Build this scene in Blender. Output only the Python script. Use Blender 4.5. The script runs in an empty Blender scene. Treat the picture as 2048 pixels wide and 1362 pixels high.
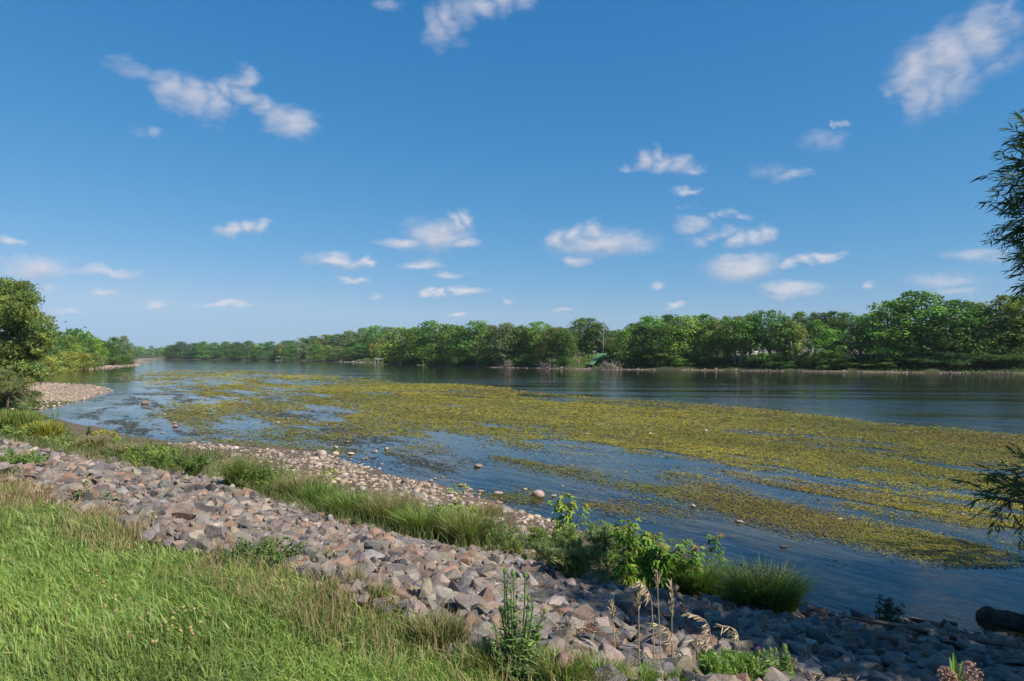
import bpy, bmesh, math, random
import numpy as np
from mathutils import Vector, Matrix

rng = np.random.default_rng(11)
R = math.radians
scene = bpy.context.scene

# ------------------------------------------------------------------ camera
F_PX, CX, CY = 1365.0, 1024.0, 681.0            # in pixels of the 2048 px wide photograph
HORIZON = 711.5
CAM_H = 3.65                                     # metres above the water
PITCH = math.atan((HORIZON - CY) / F_PX)
cam_data = bpy.data.cameras.new('camera')
cam_data.sensor_width = 36.0
cam_data.lens = 36.0 * F_PX / 2048.0
cam_data.clip_start = 0.05
cam_data.clip_end = 9000.0
cam = bpy.data.objects.new('camera', cam_data)
cam.location = (0, 0, CAM_H)
cam.rotation_euler = (math.pi / 2 + PITCH, 0, 0)
scene.collection.objects.link(cam)
scene.camera = cam

# ------------------------------------------------------------------ sun and sky
SUN_AZ = R(121.0)            # clockwise from +Y (straight ahead): to the right, a little behind
SUN_EL = R(43.0)
TO_SUN = Vector((math.sin(SUN_AZ) * math.cos(SUN_EL), math.cos(SUN_AZ) * math.cos(SUN_EL), math.sin(SUN_EL)))
sun_data = bpy.data.lights.new('sun', 'SUN')
sun_data.energy = 5.0
sun_data.angle = R(0.53)
sun_data.color = (1.0, 0.93, 0.82)
sun = bpy.data.objects.new('sun', sun_data)
sun.rotation_euler = TO_SUN.to_track_quat('Z', 'Y').to_euler()
sun.location = (30, -20, 40)
scene.collection.objects.link(sun)

scene.view_settings.view_transform = 'Standard'
scene.view_settings.look = 'None'
scene.view_settings.gamma = 1.0
scene.view_settings.use_curve_mapping = False
scene.view_settings.exposure = 0.55
scene.cycles.max_bounces = 6
scene.cycles.diffuse_bounces = 2
scene.cycles.glossy_bounces = 3
scene.cycles.transmission_bounces = 4
scene.cycles.transparent_max_bounces = 8
scene.cycles.volume_bounces = 0
scene.cycles.use_denoising = True
try:
    scene.cycles.use_fast_gi = False
except Exception:
    pass


def ray(px, py):
    cx, cy = (px - CX) / F_PX, (CY - py) / F_PX
    return np.array([cx, math.cos(PITCH) - math.sin(PITCH) * cy, math.sin(PITCH) + math.cos(PITCH) * cy])


def on_z(px, py, z=0.0):
    d = ray(px, py)
    t = (z - CAM_H) / d[2]
    return np.array([d[0] * t, d[1] * t, z])


def at_depth(px, py, depth):
    d = ray(px, py)
    t = depth / d[1]
    return np.array([d[0] * t, depth, CAM_H + d[2] * t])


def az_el(px, py):
    d = ray(px, py)
    d = d / np.linalg.norm(d)
    return math.atan2(d[0], d[1]), math.asin(d[2])


SKY_STRENGTH = 0.075
# clouds as the photograph shows them: centre x, y, half width, half height in picture pixels, thinness 0..1, tilt in degrees
CLOUDS = [
    (300, 152, 70, 26, .50, -20), (385, 190, 75, 42, .26, -15), (455, 172, 55, 28, .34, 20), (520, 212, 60, 26, .34, -32),
    (580, 244, 52, 26, .26, -5), (325, 265, 22, 14, .55, 0), (280, 262, 40, 14, .68, 0), (435, 252, 40, 12, .72, -15),
    (905, 40, 60, 45, .38, 30), (1010, 8, 75, 26, .36, 10), (770, 4, 45, 14, .55, 0), (915, 85, 40, 14, .66, 0),
    (1900, 105, 110, 62, .22, 30), (1880, 170, 60, 70, .34, 20), (1985, 55, 70, 50, .44, 30), (1990, 140, 90, 34, .55, 35), (1810, 170, 50, 26, .55, 20),
    (1690, 243, 20, 11, .46, 10), (1650, 282, 50, 26, .55, 0), (1320, 325, 58, 26, .30, -12), (1312, 305, 18, 20, .38, 0), (1375, 345, 36, 12, .40, -5),
    (1270, 335, 34, 11, .52, 10), (1372, 380, 40, 9, .34, 8), (1585, 352, 52, 14, .46, -8), (1540, 340, 50, 22, .66, 0),
    (870, 472, 72, 34, .10, 0), (905, 448, 42, 24, .24, 20), (800, 488, 58, 13, .24, -4), (930, 488, 40, 14, .26, 0),
    (488, 460, 44, 22, .28, 10), (440, 464, 26, 12, .50, 0), (668, 524, 58, 15, .20, 0), (722, 522, 26, 10, .52, 10),
    (1205, 488, 106, 28, .08, -3), (1150, 468, 52, 25, .24, 12), (1148, 520, 34, 11, .30, 0),
    (848, 527, 46, 10, .34, -4), (897, 550, 34, 9, .40, 0), (935, 577, 38, 10, .26, 4), (875, 584, 24, 10, .28, 15), (705, 556, 38, 8, .44, -3),
    (1385, 447, 36, 20, .38, 5), (1420, 472, 42, 17, .42, 25), (1502, 472, 50, 24, .26, 15), (1446, 425, 30, 14, .48, 20), (1480, 433, 24, 12, .54, 0), (1380, 414, 26, 8, .66, 10),
    (1492, 540, 78, 28, .10, -4), (1625, 518, 62, 14, .40, 14), (1590, 582, 68, 15, .30, -3), (1312, 571, 20, 10, .48, 0), (1355, 610, 18, 8, .36, 0),
    (912, 632, 28, 6, .30, 0), (450, 604, 50, 7, .34, 0), (308, 608, 26, 9, .30, 0), (80, 540, 74, 26, .30, -6), (28, 484, 36, 10, .42, 0),
    (215, 550, 72, 13, .48, 3), (212, 587, 32, 10, .46, 0), (130, 622, 36, 8, .58, 0), (95, 577, 30, 10, .52, 0),
    (1960, 512, 60, 18, .48, 8), (1900, 560, 80, 20, .56, 6), (1920, 582, 50, 14, .48, 0), (1738, 570, 20, 9, .48, 0), (1010, 600, 16, 7, .50, 0), (1130, 619, 30, 6, .56, 0), (740, 590, 16, 8, .58, 0),
]
world = bpy.data.worlds.new('World')
scene.world = world
world.use_nodes = True
wn, wl = world.node_tree.nodes, world.node_tree.links
wn.clear()


def wnode(t, **kw):
    n = wn.new(t)
    for k, v in kw.items():
        setattr(n, k, v)
    return n


def wmath(op, a, b=None, c=None, clamp=False):
    n = wnode('ShaderNodeMath', operation=op, use_clamp=clamp)
    for i, v in enumerate((a, b, c)):
        if v is None:
            continue
        if isinstance(v, (int, float)):
            n.inputs[i].default_value = v
        else:
            wl.new(v, n.inputs[i])
    return n.outputs[0]


w_out = wnode('ShaderNodeOutputWorld')
sky = wnode('ShaderNodeTexSky', sky_type='NISHITA')
sky.sun_disc = False
sky.sun_elevation = SUN_EL
sky.sun_rotation = SUN_AZ
sky.altitude = 300.0
sky.air_density = 1.0
sky.dust_density = 0.3
sky.ozone_density = 4.0
w_rgb, w_cmb = wnode('ShaderNodeSeparateColor'), wnode('ShaderNodeCombineColor')
wl.new(sky.outputs[0], w_rgb.inputs[0])           # the camera's rendering of a clear blue sky: a power and a gain for each channel
w_ch = [wmath('MULTIPLY', wmath('POWER', w_rgb.outputs[i_], p_), k_) for i_, (p_, k_) in enumerate(((1.40, .375), (.72, 1.27), (.50, 2.50)))]
wl.new(wmath('SMOOTH_MIN', w_ch[0], wmath('MULTIPLY', w_ch[2], .50), .5), w_cmb.inputs[0])
wl.new(wmath('MINIMUM', w_ch[1], wmath('MULTIPLY', w_ch[2], .74)), w_cmb.inputs[1])
wl.new(w_ch[2], w_cmb.inputs[2])
SKY_COLOR = w_cmb.outputs[0]
w_tc = wnode('ShaderNodeTexCoord')
w_sep = wnode('ShaderNodeSeparateXYZ')
wl.new(w_tc.outputs['Generated'], w_sep.inputs[0])
w_az = wmath('ARCTAN2', w_sep.outputs[0], w_sep.outputs[1])
w_az = wmath('SUBTRACT', wmath('PINGPONG', wmath('ADD', w_az, 0.80), 1.60), 0.80)   # the same fair-weather sky goes on all the way round
w_el = wmath('ARCSINE', w_sep.outputs[2])
cl = []
for px, py, hw, hh, thin, tilt in CLOUDS:
    k = 1 if abs(tilt) < 9 else 3                # a slanting cloud is three puffs in line
    for j in range(k):
        f = 0 if k == 1 else (j - 1) * .62
        a, e = az_el(px + f * hw * math.cos(R(tilt)), py - f * hw * math.sin(R(tilt)))
        w2 = hw * (1.0 if k == 1 else .52)
        thin = thin * (.85 if e < .16 else 1.08)
        cl.append((a, e, w2 * 1.32 / F_PX * math.cos(a), hh * (1 if k == 1 else .85) * 1.42 / F_PX * math.cos(a), thin))
WARP = (0.070, 0.040)


def cloud_sky(blobs):
    """a background shader with these clouds over the clear sky, built as a node group of its own"""
    global wn, wl
    keep_n, keep_l = wn, wl
    if not blobs:
        bg = wnode('ShaderNodeBackground')
        bg.inputs['Strength'].default_value = SKY_STRENGTH
        wl.new(SKY_COLOR, bg.inputs['Color'])
        return bg.outputs[0]
    gt = bpy.data.node_groups.new('clouds', 'ShaderNodeTree')
    for nm, ty in (('Az', 'NodeSocketFloat'), ('El', 'NodeSocketFloat'), ('Dir', 'NodeSocketVector'), ('Sky', 'NodeSocketColor')):
        gt.interface.new_socket(nm, in_out='INPUT', socket_type=ty)
    gt.interface.new_socket('Shader', in_out='OUTPUT', socket_type='NodeSocketShader')
    wn, wl = gt.nodes, gt.links
    gi, go = wn.new('NodeGroupInput'), wn.new('NodeGroupOutput')
    bg = wnode('ShaderNodeBackground')
    bg.inputs['Strength'].default_value = SKY_STRENGTH
    mp = wnode('ShaderNodeVectorMath', operation='MULTIPLY')
    mp.inputs[1].default_value = (1.0, 1.0, 1.9)
    wl.new(gi.outputs['Dir'], mp.inputs[0])
    # ragged edges: the coordinates are pushed about by noise before the cloud shapes are measured
    n1 = wnode('ShaderNodeTexNoise')
    n1.inputs['Scale'].default_value = 15.0
    n1.inputs['Detail'].default_value = 5.0
    n1.inputs['Roughness'].default_value = 0.60
    wl.new(mp.outputs[0], n1.inputs['Vector'])
    warp = wnode('ShaderNodeVectorMath', operation='SUBTRACT')
    wl.new(n1.outputs['Color'], warp.inputs[0])
    warp.inputs[1].default_value = (0.5, 0.5, 0.5)
    comb = wnode('ShaderNodeCombineXYZ')
    wl.new(gi.outputs['Az'], comb.inputs[0])
    wl.new(gi.outputs['El'], comb.inputs[1])
    pos = wnode('ShaderNodeVectorMath', operation='MULTIPLY_ADD')
    wl.new(warp.outputs[0], pos.inputs[0])
    pos.inputs[1].default_value = (*WARP, 0.0)
    wl.new(comb.outputs[0], pos.inputs[2])
    def nearest(src):
        best, feed = None, src
        for k, (a, e, rw, rh, thin) in enumerate(blobs):
            if k and k % 8 == 0:                 # evaluate the clouds a few at a time
                ch = wnode('ShaderNodeVectorMath', operation='MULTIPLY_ADD')
                wl.new(best, ch.inputs[0])
                ch.inputs[1].default_value = (1e-7, 1e-7, 0)
                wl.new(src, ch.inputs[2])
                feed = ch.outputs[0]
            n = wnode('ShaderNodeVectorMath', operation='MULTIPLY_ADD')
            n.inputs[1].default_value = (1 / rw, 1 / rh, 0.0)
            n.inputs[2].default_value = (-a / rw, -e / rh, thin)
            wl.new(feed, n.inputs[0])
            ln = wnode('ShaderNodeVectorMath', operation='LENGTH')
            wl.new(n.outputs[0], ln.inputs[0])
            best = ln.outputs['Value'] if best is None else wmath('SMOOTH_MIN', best, ln.outputs['Value'], 0.12)
        return best
    best = nearest(pos.outputs[0])
    up = wnode('ShaderNodeVectorMath', operation='ADD')      # how much cloud lies above: paints shaded grey bases and sunlit tops
    up.inputs[1].default_value = (0.004, 0.010, 0.0)
    wl.new(pos.outputs[0], up.inputs[0])
    above = nearest(up.outputs[0])
    n2 = wnode('ShaderNodeTexNoise')
    n2.inputs['Scale'].default_value = 52.0
    n2.inputs['Detail'].default_value = 6.0
    n2.inputs['Roughness'].default_value = 0.62
    wl.new(mp.outputs[0], n2.inputs['Vector'])
    nn = wmath('MULTIPLY', wmath('SUBTRACT', n2.outputs['Fac'], 0.5), 0.50)
    d = wmath('ADD', wmath('SUBTRACT', 1.0, best), nn)
    mr = wnode('ShaderNodeMapRange', interpolation_type='SMOOTHSTEP')
    mr.inputs['From Min'].default_value = CLOUD_MIN
    mr.inputs['From Max'].default_value = CLOUD_MAX
    mr.inputs['To Max'].default_value = CLOUD_OPACITY
    wl.new(d, mr.inputs['Value'])
    lit = wmath('ADD', wmath('MULTIPLY', wmath('SUBTRACT', above, best), 1.1), wmath('ADD', 0.42, wmath('MULTIPLY', nn, .9)), clamp=True)
    cc = wnode('ShaderNodeMix', data_type='RGBA')
    cc.inputs[6].default_value = CLOUD_SHADED
    cc.inputs[7].default_value = CLOUD_SUNLIT
    wl.new(lit, cc.inputs[0])
    mix = wnode('ShaderNodeMix', data_type='RGBA')
    wl.new(mr.outputs[0], mix.inputs[0])
    wl.new(gi.outputs['Sky'], mix.inputs[6])
    wl.new(cc.outputs[2], mix.inputs[7])
    wl.new(mix.outputs[2], bg.inputs['Color'])
    wl.new(bg.outputs[0], go.inputs[0])
    wn, wl = keep_n, keep_l
    g = wn.new('ShaderNodeGroup')
    g.node_tree = gt
    for nm, src in (('Az', w_az), ('El', w_el), ('Dir', w_tc.outputs['Generated']), ('Sky', SKY_COLOR)):
        wl.new(src, g.inputs[nm])
    return g.outputs[0]


CLOUD_MIN, CLOUD_MAX, CLOUD_OPACITY = 0.02, 1.0, 0.88
CLOUD_SHADED, CLOUD_SUNLIT = (4.1, 4.5, 5.5, 1), (6.9, 6.7, 7.1, 1)  # painted cloud shading: grey underside colour, then sunlit top colour


def sky_cell(a0, a1, e0, e1, depth):
    """split the sky into cells so that each direction only measures the clouds near it"""
    mine = [c for c in cl if a0 - WARP[0] * .5 - 1.3 * c[2] < c[0] < a1 + WARP[0] * .5 + 1.3 * c[2] and e0 - WARP[1] * .5 - 1.3 * c[3] < c[1] < e1 + WARP[1] * .5 + 1.3 * c[3]]
    if depth == 0 or len(mine) <= 5:
        return cloud_sky(mine)
    mx = wnode('ShaderNodeMixShader')
    if (a1 - a0) > 2.0 * (e1 - e0):
        m_ = (a0 + a1) / 2
        wl.new(wmath('GREATER_THAN', w_az, m_), mx.inputs[0])
        s1, s2 = sky_cell(a0, m_, e0, e1, depth - 1), sky_cell(m_, a1, e0, e1, depth - 1)
    else:
        m_ = (e0 + e1) / 2
        wl.new(wmath('GREATER_THAN', w_el, m_), mx.inputs[0])
        s1, s2 = sky_cell(a0, a1, e0, m_, depth - 1), sky_cell(a0, a1, m_, e1, depth - 1)
    wl.new(s1, mx.inputs[1])
    wl.new(s2, mx.inputs[2])
    return mx.outputs[0]


low = wnode('ShaderNodeMixShader')                # nothing but clear air overhead and below the horizon
band = wmath('MULTIPLY', wmath('GREATER_THAN', w_el, 0.0), wmath('LESS_THAN', w_el, 0.56))
wl.new(band, low.inputs[0])
wl.new(cloud_sky([]), low.inputs[1])
wl.new(sky_cell(-0.80, 0.80, 0.0, 0.56, 6), low.inputs[2])
wl.new(low.outputs[0], w_out.inputs['Surface'])
world.cycles.sampling_method = 'MANUAL'
world.cycles.sample_map_resolution = 256

# ------------------------------------------------------------------ helpers
COL = scene.collection


def mesh_np(name, verts, faces, colors=None, smooth=False):
    """verts (n,3); faces a list of int arrays (m,k); colors (n,3) per vertex"""
    me = bpy.data.meshes.new(name)
    verts = np.asarray(verts, np.float32)
    faces = [np.asarray(f, np.int32) for f in faces if len(f)]
    me.vertices.add(len(verts))
    me.vertices.foreach_set('co', verts.ravel())
    nl = sum(f.size for f in faces)
    npoly = sum(len(f) for f in faces)
    me.loops.add(nl)
    me.loops.foreach_set('vertex_index', np.concatenate([f.ravel() for f in faces]))
    me.polygons.add(npoly)
    starts, s = [], 0
    for f in faces:
        starts.append(s + np.arange(len(f), dtype=np.int32) * f.shape[1])
        s += f.size
    me.polygons.foreach_set('loop_start', np.concatenate(starts))
    me.polygons.foreach_set('use_smooth', np.full(npoly, smooth))
    if colors is not None:
        c = np.ones((len(verts), 4), np.float32)
        c[:, :3] = colors
        at = me.color_attributes.new('Col', 'FLOAT_COLOR', 'POINT')
        at.data.foreach_set('color', c.ravel())
    me.update(calc_edges=True)
    return me


def link(name, me, mat=None, parent=None, loc=None, kind=None):
    o = bpy.data.objects.new(name, me)
    if mat is not None and me is not None and len(me.materials) == 0:
        me.materials.append(mat)
    if parent is not None:
        o.parent = parent
    if loc is not None:
        o.location = loc
    if kind:
        o['kind'] = kind
    COL.objects.link(o)
    return o


def tag(o, label, cat, group=None, kind=None):
    o['label'] = label
    o['category'] = cat
    if group:
        o['group'] = group
    if kind:
        o['kind'] = kind
    return o


def empty(name, loc, label, cat, group=None, rz=0.0):
    o = bpy.data.objects.new(name, None)
    o.location = loc
    o.rotation_euler = (0, 0, rz)
    o.empty_display_size = 0.2
    COL.objects.link(o)
    return tag(o, label, cat, group)


class MB:
    """collects numpy pieces into one mesh"""

    def __init__(self):
        self.v, self.f, self.c, self.n = [], {}, [], 0

    def add(self, v, f, c):
        v = np.asarray(v, float).reshape(-1, 3)
        c = np.asarray(c, float)
        if c.ndim == 1:
            c = np.tile(c, (len(v), 1))
        self.v.append(v)
        self.c.append(c)
        for a in (f if isinstance(f, list) else [f]):
            a = np.asarray(a, int)
            if len(a):
                self.f.setdefault(a.shape[1], []).append(a + self.n)
        self.n += len(v)
        return self

    def mesh(self, name, smooth=False):
        return mesh_np(name, np.concatenate(self.v), [np.concatenate(a) for a in self.f.values()], np.concatenate(self.c), smooth)

    def build(self, name, mat, parent=None, smooth=False, kind=None):
        return link(name, self.mesh(name, smooth), mat, parent, kind=kind)


def norm(a):
    return a / np.maximum(np.linalg.norm(a, axis=-1, keepdims=True), 1e-9)


def tube(pts, radii, sides=6, cap=True):
    pts = np.asarray(pts, float)
    radii = np.asarray(radii, float)
    n = len(pts)
    tang = norm(np.gradient(pts, axis=0))
    up = np.where(np.abs(tang[:, 2:3]) > .9, np.array([[1., 0, 0]]), np.array([[0, 0, 1.]]))
    a = norm(np.cross(up, tang))
    b = np.cross(tang, a)
    ang = np.arange(sides) * 2 * math.pi / sides
    ring = pts[:, None] + radii[:, None, None] * (np.cos(ang)[None, :, None] * a[:, None] + np.sin(ang)[None, :, None] * b[:, None])
    v = ring.reshape(-1, 3)
    i, j = np.meshgrid(np.arange(n - 1), np.arange(sides), indexing='ij')
    j2 = (j + 1) % sides
    f = [np.stack([i * sides + j, i * sides + j2, (i + 1) * sides + j2, (i + 1) * sides + j], -1).reshape(-1, 4)]
    if cap:
        f.append(np.arange((n - 1) * sides, n * sides)[None, :])
        f.append(np.arange(sides)[::-1][None, :])
    return v, f


def box(x0, x1, y0, y1, z0, z1):
    v = np.array([(x, y, z) for z in (z0, z1) for y in (y0, y1) for x in (x0, x1)], float)
    f = np.array([(0, 2, 3, 1), (4, 5, 7, 6), (0, 1, 5, 4), (1, 3, 7, 5), (3, 2, 6, 7), (2, 0, 4, 6)])
    return v, f


def blades(root, h, w, phi, lean, droop=0.25, c0=None, c1=None):
    """grass blades: five vertices each, bent over in direction phi"""
    n = len(root)
    d = np.stack([np.cos(phi), np.sin(phi), np.zeros(n)], 1)
    s = np.stack([-np.sin(phi), np.cos(phi), np.zeros(n)], 1)
    tw = rng.uniform(0, math.pi, n)
    s = s * np.cos(tw)[:, None] + d * np.sin(tw)[:, None]
    h, w, lean = h[:, None], w[:, None], lean[:, None]
    up = np.array([[0, 0, 1.0]])
    mid = root + up * h * .55 + d * lean * h * .32
    tip = root + up * h * (1 - droop * lean) + d * lean * h
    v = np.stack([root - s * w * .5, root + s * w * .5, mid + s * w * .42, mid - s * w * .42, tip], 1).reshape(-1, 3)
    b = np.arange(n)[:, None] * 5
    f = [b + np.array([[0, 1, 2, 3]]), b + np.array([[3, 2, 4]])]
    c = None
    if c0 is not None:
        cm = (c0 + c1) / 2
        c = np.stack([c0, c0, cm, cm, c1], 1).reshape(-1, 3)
    return v, f, c


def cards(cen, nrm, size, aspect=1.0, roll=None, fold=0.12):
    """leaf-shaped four-corner faces (a bent diamond) centred at cen, facing nrm"""
    n = len(cen)
    nrm = norm(nrm)
    ref = np.where(np.abs(nrm[:, 2:3]) > .9, np.array([[1., 0, 0]]), np.array([[0, 0, 1.]]))
    a = norm(np.cross(ref, nrm))
    b = np.cross(nrm, a)
    if roll is None:
        roll = rng.uniform(0, 2 * math.pi, n)
    ca, sa = np.cos(roll)[:, None], np.sin(roll)[:, None]
    u, w = a * ca + b * sa, -a * sa + b * ca
    size = np.asarray(size)[:, None] * .5
    asp = np.asarray(aspect)
    asp = asp[:, None] if asp.ndim else asp
    v = np.stack([cen - u * size, cen - w * size * asp - nrm * size * fold, cen + u * size, cen + w * size * asp - nrm * size * fold], 1).reshape(-1, 3)
    f = np.arange(n)[:, None] * 4 + np.array([[0, 1, 2, 3]])
    return v, f


def rand_dirs(n):
    return norm(rng.normal(size=(n, 3)))


# value noise on arrays
_perm = rng.permutation(4096)
_val = rng.uniform(-1, 1, 4096)


def vnoise(x, y):
    xi, yi = np.floor(x).astype(int), np.floor(y).astype(int)
    xf, yf = x - xi, y - yi
    xf, yf = xf * xf * (3 - 2 * xf), yf * yf * (3 - 2 * yf)

    def g(i, j):
        return _val[_perm[(i + _perm[j & 4095]) & 4095]]
    return (g(xi, yi) * (1 - xf) + g(xi + 1, yi) * xf) * (1 - yf) + (g(xi, yi + 1) * (1 - xf) + g(xi + 1, yi + 1) * xf) * yf


def fbm(x, y, octaves=4, gain=.5):
    t, a, s = 0, 1.0, 0
    for k in range(octaves):
        t = t + a * vnoise(x * 2 ** k + 17.3 * k, y * 2 ** k - 9.1 * k)
        s += a
        a *= gain
    return t / s


def inside(poly, x, y):
    r = np.zeros(np.shape(x), bool)
    p = np.asarray(poly)
    for (x0, y0), (x1, y1) in zip(p, np.roll(p, -1, 0)):
        if y0 == y1:
            continue
        r ^= ((y0 > y) != (y1 > y)) & (x < (x1 - x0) * (y - y0) / (y1 - y0) + x0)
    return r


def dist_line(line, x, y):
    best = np.full(np.shape(x), 1e18)
    for (x0, y0), (x1, y1) in zip(line[:-1], line[1:]):
        dx, dy = x1 - x0, y1 - y0
        t = np.clip(((x - x0) * dx + (y - y0) * dy) / (dx * dx + dy * dy + 1e-12), 0, 1)
        best = np.minimum(best, (x - x0 - t * dx) ** 2 + (y - y0 - t * dy) ** 2)
    return np.sqrt(best)


def sstep(a, b, x):
    t = np.clip((x - a) / (b - a), 0, 1)
    return t * t * (3 - 2 * t)


# ------------------------------------------------------------------ materials
def new_mat(name):
    m = bpy.data.materials.new(name)
    m.use_nodes = True
    nt = m.node_tree
    nt.nodes.clear()
    out = nt.nodes.new('ShaderNodeOutputMaterial')
    return m, nt.nodes, nt.links, out


def noise_node(n, l, scale, detail=3.0, rough=.5, vec=None):
    t = n.new('ShaderNodeTexNoise')
    t.inputs['Scale'].default_value = scale
    t.inputs['Detail'].default_value = detail
    t.inputs['Roughness'].default_value = rough
    if vec is not None:
        l.new(vec, t.inputs['Vector'])
    return t


def mul_color(n, l, a, b, fac=1.0, mode='MULTIPLY'):
    m = n.new('ShaderNodeMix')
    m.data_type = 'RGBA'
    m.blend_type = mode
    m.inputs[0].default_value = fac
    for i, v in ((6, a), (7, b)):
        if isinstance(v, tuple):
            m.inputs[i].default_value = v + (1,) if len(v) == 3 else v
        else:
            l.new(v, m.inputs[i])
    return m.outputs[2]


def tinted(name, rough=.6, spec=.3, translucent=0.0, var=0.25, var_scale=3.0, bump=0.0, bump_scale=20.0, obj_color=True, obj_var=0.0):
    """colour from the mesh's own colours times the object's colour, with noise for uneven growth or grain"""
    m, n, l, out = new_mat(name)
    att = n.new('ShaderNodeVertexColor')
    att.layer_name = 'Col'
    col = att.outputs['Color']
    if obj_color:
        oi = n.new('ShaderNodeObjectInfo')
        col = mul_color(n, l, col, oi.outputs['Color'])
    tc = n.new('ShaderNodeTexCoord')
    if var:
        nz = noise_node(n, l, var_scale, 4, .6, tc.outputs['Object'])
        mr = n.new('ShaderNodeMapRange')
        mr.inputs['From Min'].default_value = .25
        mr.inputs['From Max'].default_value = .75
        mr.inputs['To Min'].default_value = 1 - var
        mr.inputs['To Max'].default_value = 1 + var
        l.new(nz.outputs['Fac'], mr.inputs['Value'])
        vm = n.new('ShaderNodeVectorMath')
        vm.operation = 'SCALE'
        l.new(col, vm.inputs[0])
        l.new(mr.outputs[0], vm.inputs['Scale'])
        col = vm.outputs[0]
    p = n.new('ShaderNodeBsdfPrincipled')
    l.new(col, p.inputs['Base Color'])
    p.inputs['Roughness'].default_value = rough
    p.inputs['Specular IOR Level'].default_value = spec
    if bump:
        bz = noise_node(n, l, bump_scale, 5, .65, tc.outputs['Object'])
        b = n.new('ShaderNodeBump')
        b.inputs['Strength'].default_value = bump
        b.inputs['Distance'].default_value = .02
        l.new(bz.outputs['Fac'], b.inputs['Height'])
        l.new(b.outputs[0], p.inputs['Normal'])
    if translucent:
        t = n.new('ShaderNodeBsdfTranslucent')
        l.new(mul_color(n, l, col, (1.15, 1.25, .5)), t.inputs['Color'])
        mx = n.new('ShaderNodeMixShader')
        mx.inputs[0].default_value = translucent
        l.new(p.outputs[0], mx.inputs[1])
        l.new(t.outputs[0], mx.inputs[2])
        l.new(mx.outputs[0], out.inputs['Surface'])
    else:
        l.new(p.outputs[0], out.inputs['Surface'])
    return m


M_LEAF = tinted('leaf', .6, .18, .30, .30, .35)
M_PLANT = tinted('plant_leaf', .5, .35, .32, .18, 5.0)
M_GRASS = tinted('grass_blade', .5, .3, .35, .22, .9, obj_color=False)
M_BARK = tinted('bark', .9, .15, 0, .3, 4.0, .8, 14.0)
M_WEED = tinted('water_weed', .75, .12, .15, .25, .7, obj_color=False)
M_PAINT = tinted('paint', .55, .3, 0, .08, 2.0)


def stone_material(name, bump=.7, scale=9.0, rough=.85):
    m, n, l, out = new_mat(name)
    att = n.new('ShaderNodeVertexColor')
    att.layer_name = 'Col'
    oi = n.new('ShaderNodeObjectInfo')
    col = mul_color(n, l, att.outputs['Color'], oi.outputs['Color'])
    geo = n.new('ShaderNodeNewGeometry')
    big = noise_node(n, l, scale * .55, 3, .6, geo.outputs['Position'])
    fine = noise_node(n, l, scale * 9, 3, .7, geo.outputs['Position'])
    r1 = n.new('ShaderNodeValToRGB')
    r1.color_ramp.elements[0].position, r1.color_ramp.elements[0].color = .32, (.62, .60, .60, 1)
    r1.color_ramp.elements[1].position, r1.color_ramp.elements[1].color = .68, (1.22, 1.18, 1.12, 1)
    l.new(big.outputs['Fac'], r1.inputs[0])
    r2 = n.new('ShaderNodeValToRGB')
    r2.color_ramp.elements[0].position, r2.color_ramp.elements[0].color = .34, (.66, .66, .68, 1)
    r2.color_ramp.elements[1].position, r2.color_ramp.elements[1].color = .66, (1.22, 1.2, 1.18, 1)
    l.new(fine.outputs['Fac'], r2.inputs[0])
    col = mul_color(n, l, mul_color(n, l, col, r1.outputs[0]), r2.outputs[0])
    p = n.new('ShaderNodeBsdfPrincipled')
    l.new(col, p.inputs['Base Color'])
    p.inputs['Roughness'].default_value = rough
    p.inputs['Specular IOR Level'].default_value = .25
    bz = noise_node(n, l, scale * 2.2, 6, .68, geo.outputs['Position'])
    b = n.new('ShaderNodeBump')
    b.inputs['Strength'].default_value = bump
    b.inputs['Distance'].default_value = .03
    l.new(bz.outputs['Fac'], b.inputs['Height'])
    l.new(b.outputs[0], p.inputs['Normal'])
    l.new(p.outputs[0], out.inputs['Surface'])
    return m


M_STONE = stone_material('quarried_stone')
M_COBBLE = stone_material('river_cobble', .35, 7.0, .75)
# ------------------------------------------------------------------ lie of the land
TV = np.array([-.75, .6614])        # along the near bank, away from the camera
NV = np.array([.6614, .75])         # across it, towards the water


def uv(x, y):
    return x * TV[0] + y * TV[1], x * NV[0] + y * NV[1]


def curve_uv(pix, z):
    """pixels on a line at height(s) z -> v as a function of u"""
    z = np.broadcast_to(z, len(pix))
    p = np.array([on_z(a, b, c) for (a, b), c in zip(pix, z)])
    u, v = uv(p[:, 0], p[:, 1])
    o = np.argsort(u)
    return u[o], v[o]


TOP_U, TOP_V = curve_uv([(1230, 1362), (1000, 1285), (850, 1215), (600, 1135), (300, 1050), (30, 962), (-200, 915)], 1.72)
TOE_PIX = [(2300, 1345), (2048, 1298), (1850, 1262), (1640, 1238), (1300, 1192), (1070, 1132), (850, 1092), (680, 1047), (450, 967), (300, 945), (0, 882), (-200, 850)]
TOE_Z = [.0, .0, .02, .06, .25, .42, .45, .45, .45, .45, .5, .5]
TOE_U, TOE_V = curve_uv(TOE_PIX, TOE_Z)
SHORE_PIX = [(2300, 1330), (2048, 1290), (1850, 1258), (1650, 1232), (1500, 1170), (1300, 1095), (1130, 1058), (1050, 1030), (960, 997), (850, 968), (760, 942), (700, 925), (640, 903), (560, 897), (450, 888), (330, 879), (230, 866), (150, 846), (85, 829)]
SH = np.array([on_z(a, b)[:2] for a, b in SHORE_PIX])
_su, _sv = uv(SH[:, 0], SH[:, 1])
_o = np.argsort(_su)
SHORE_U, SHORE_V = _su[_o], _sv[_o]
NEAR_LINE = [(900., -760.), (300., -235.), (60., -28.), (20., 1.)] + [tuple(p) for p in SH]
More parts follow.
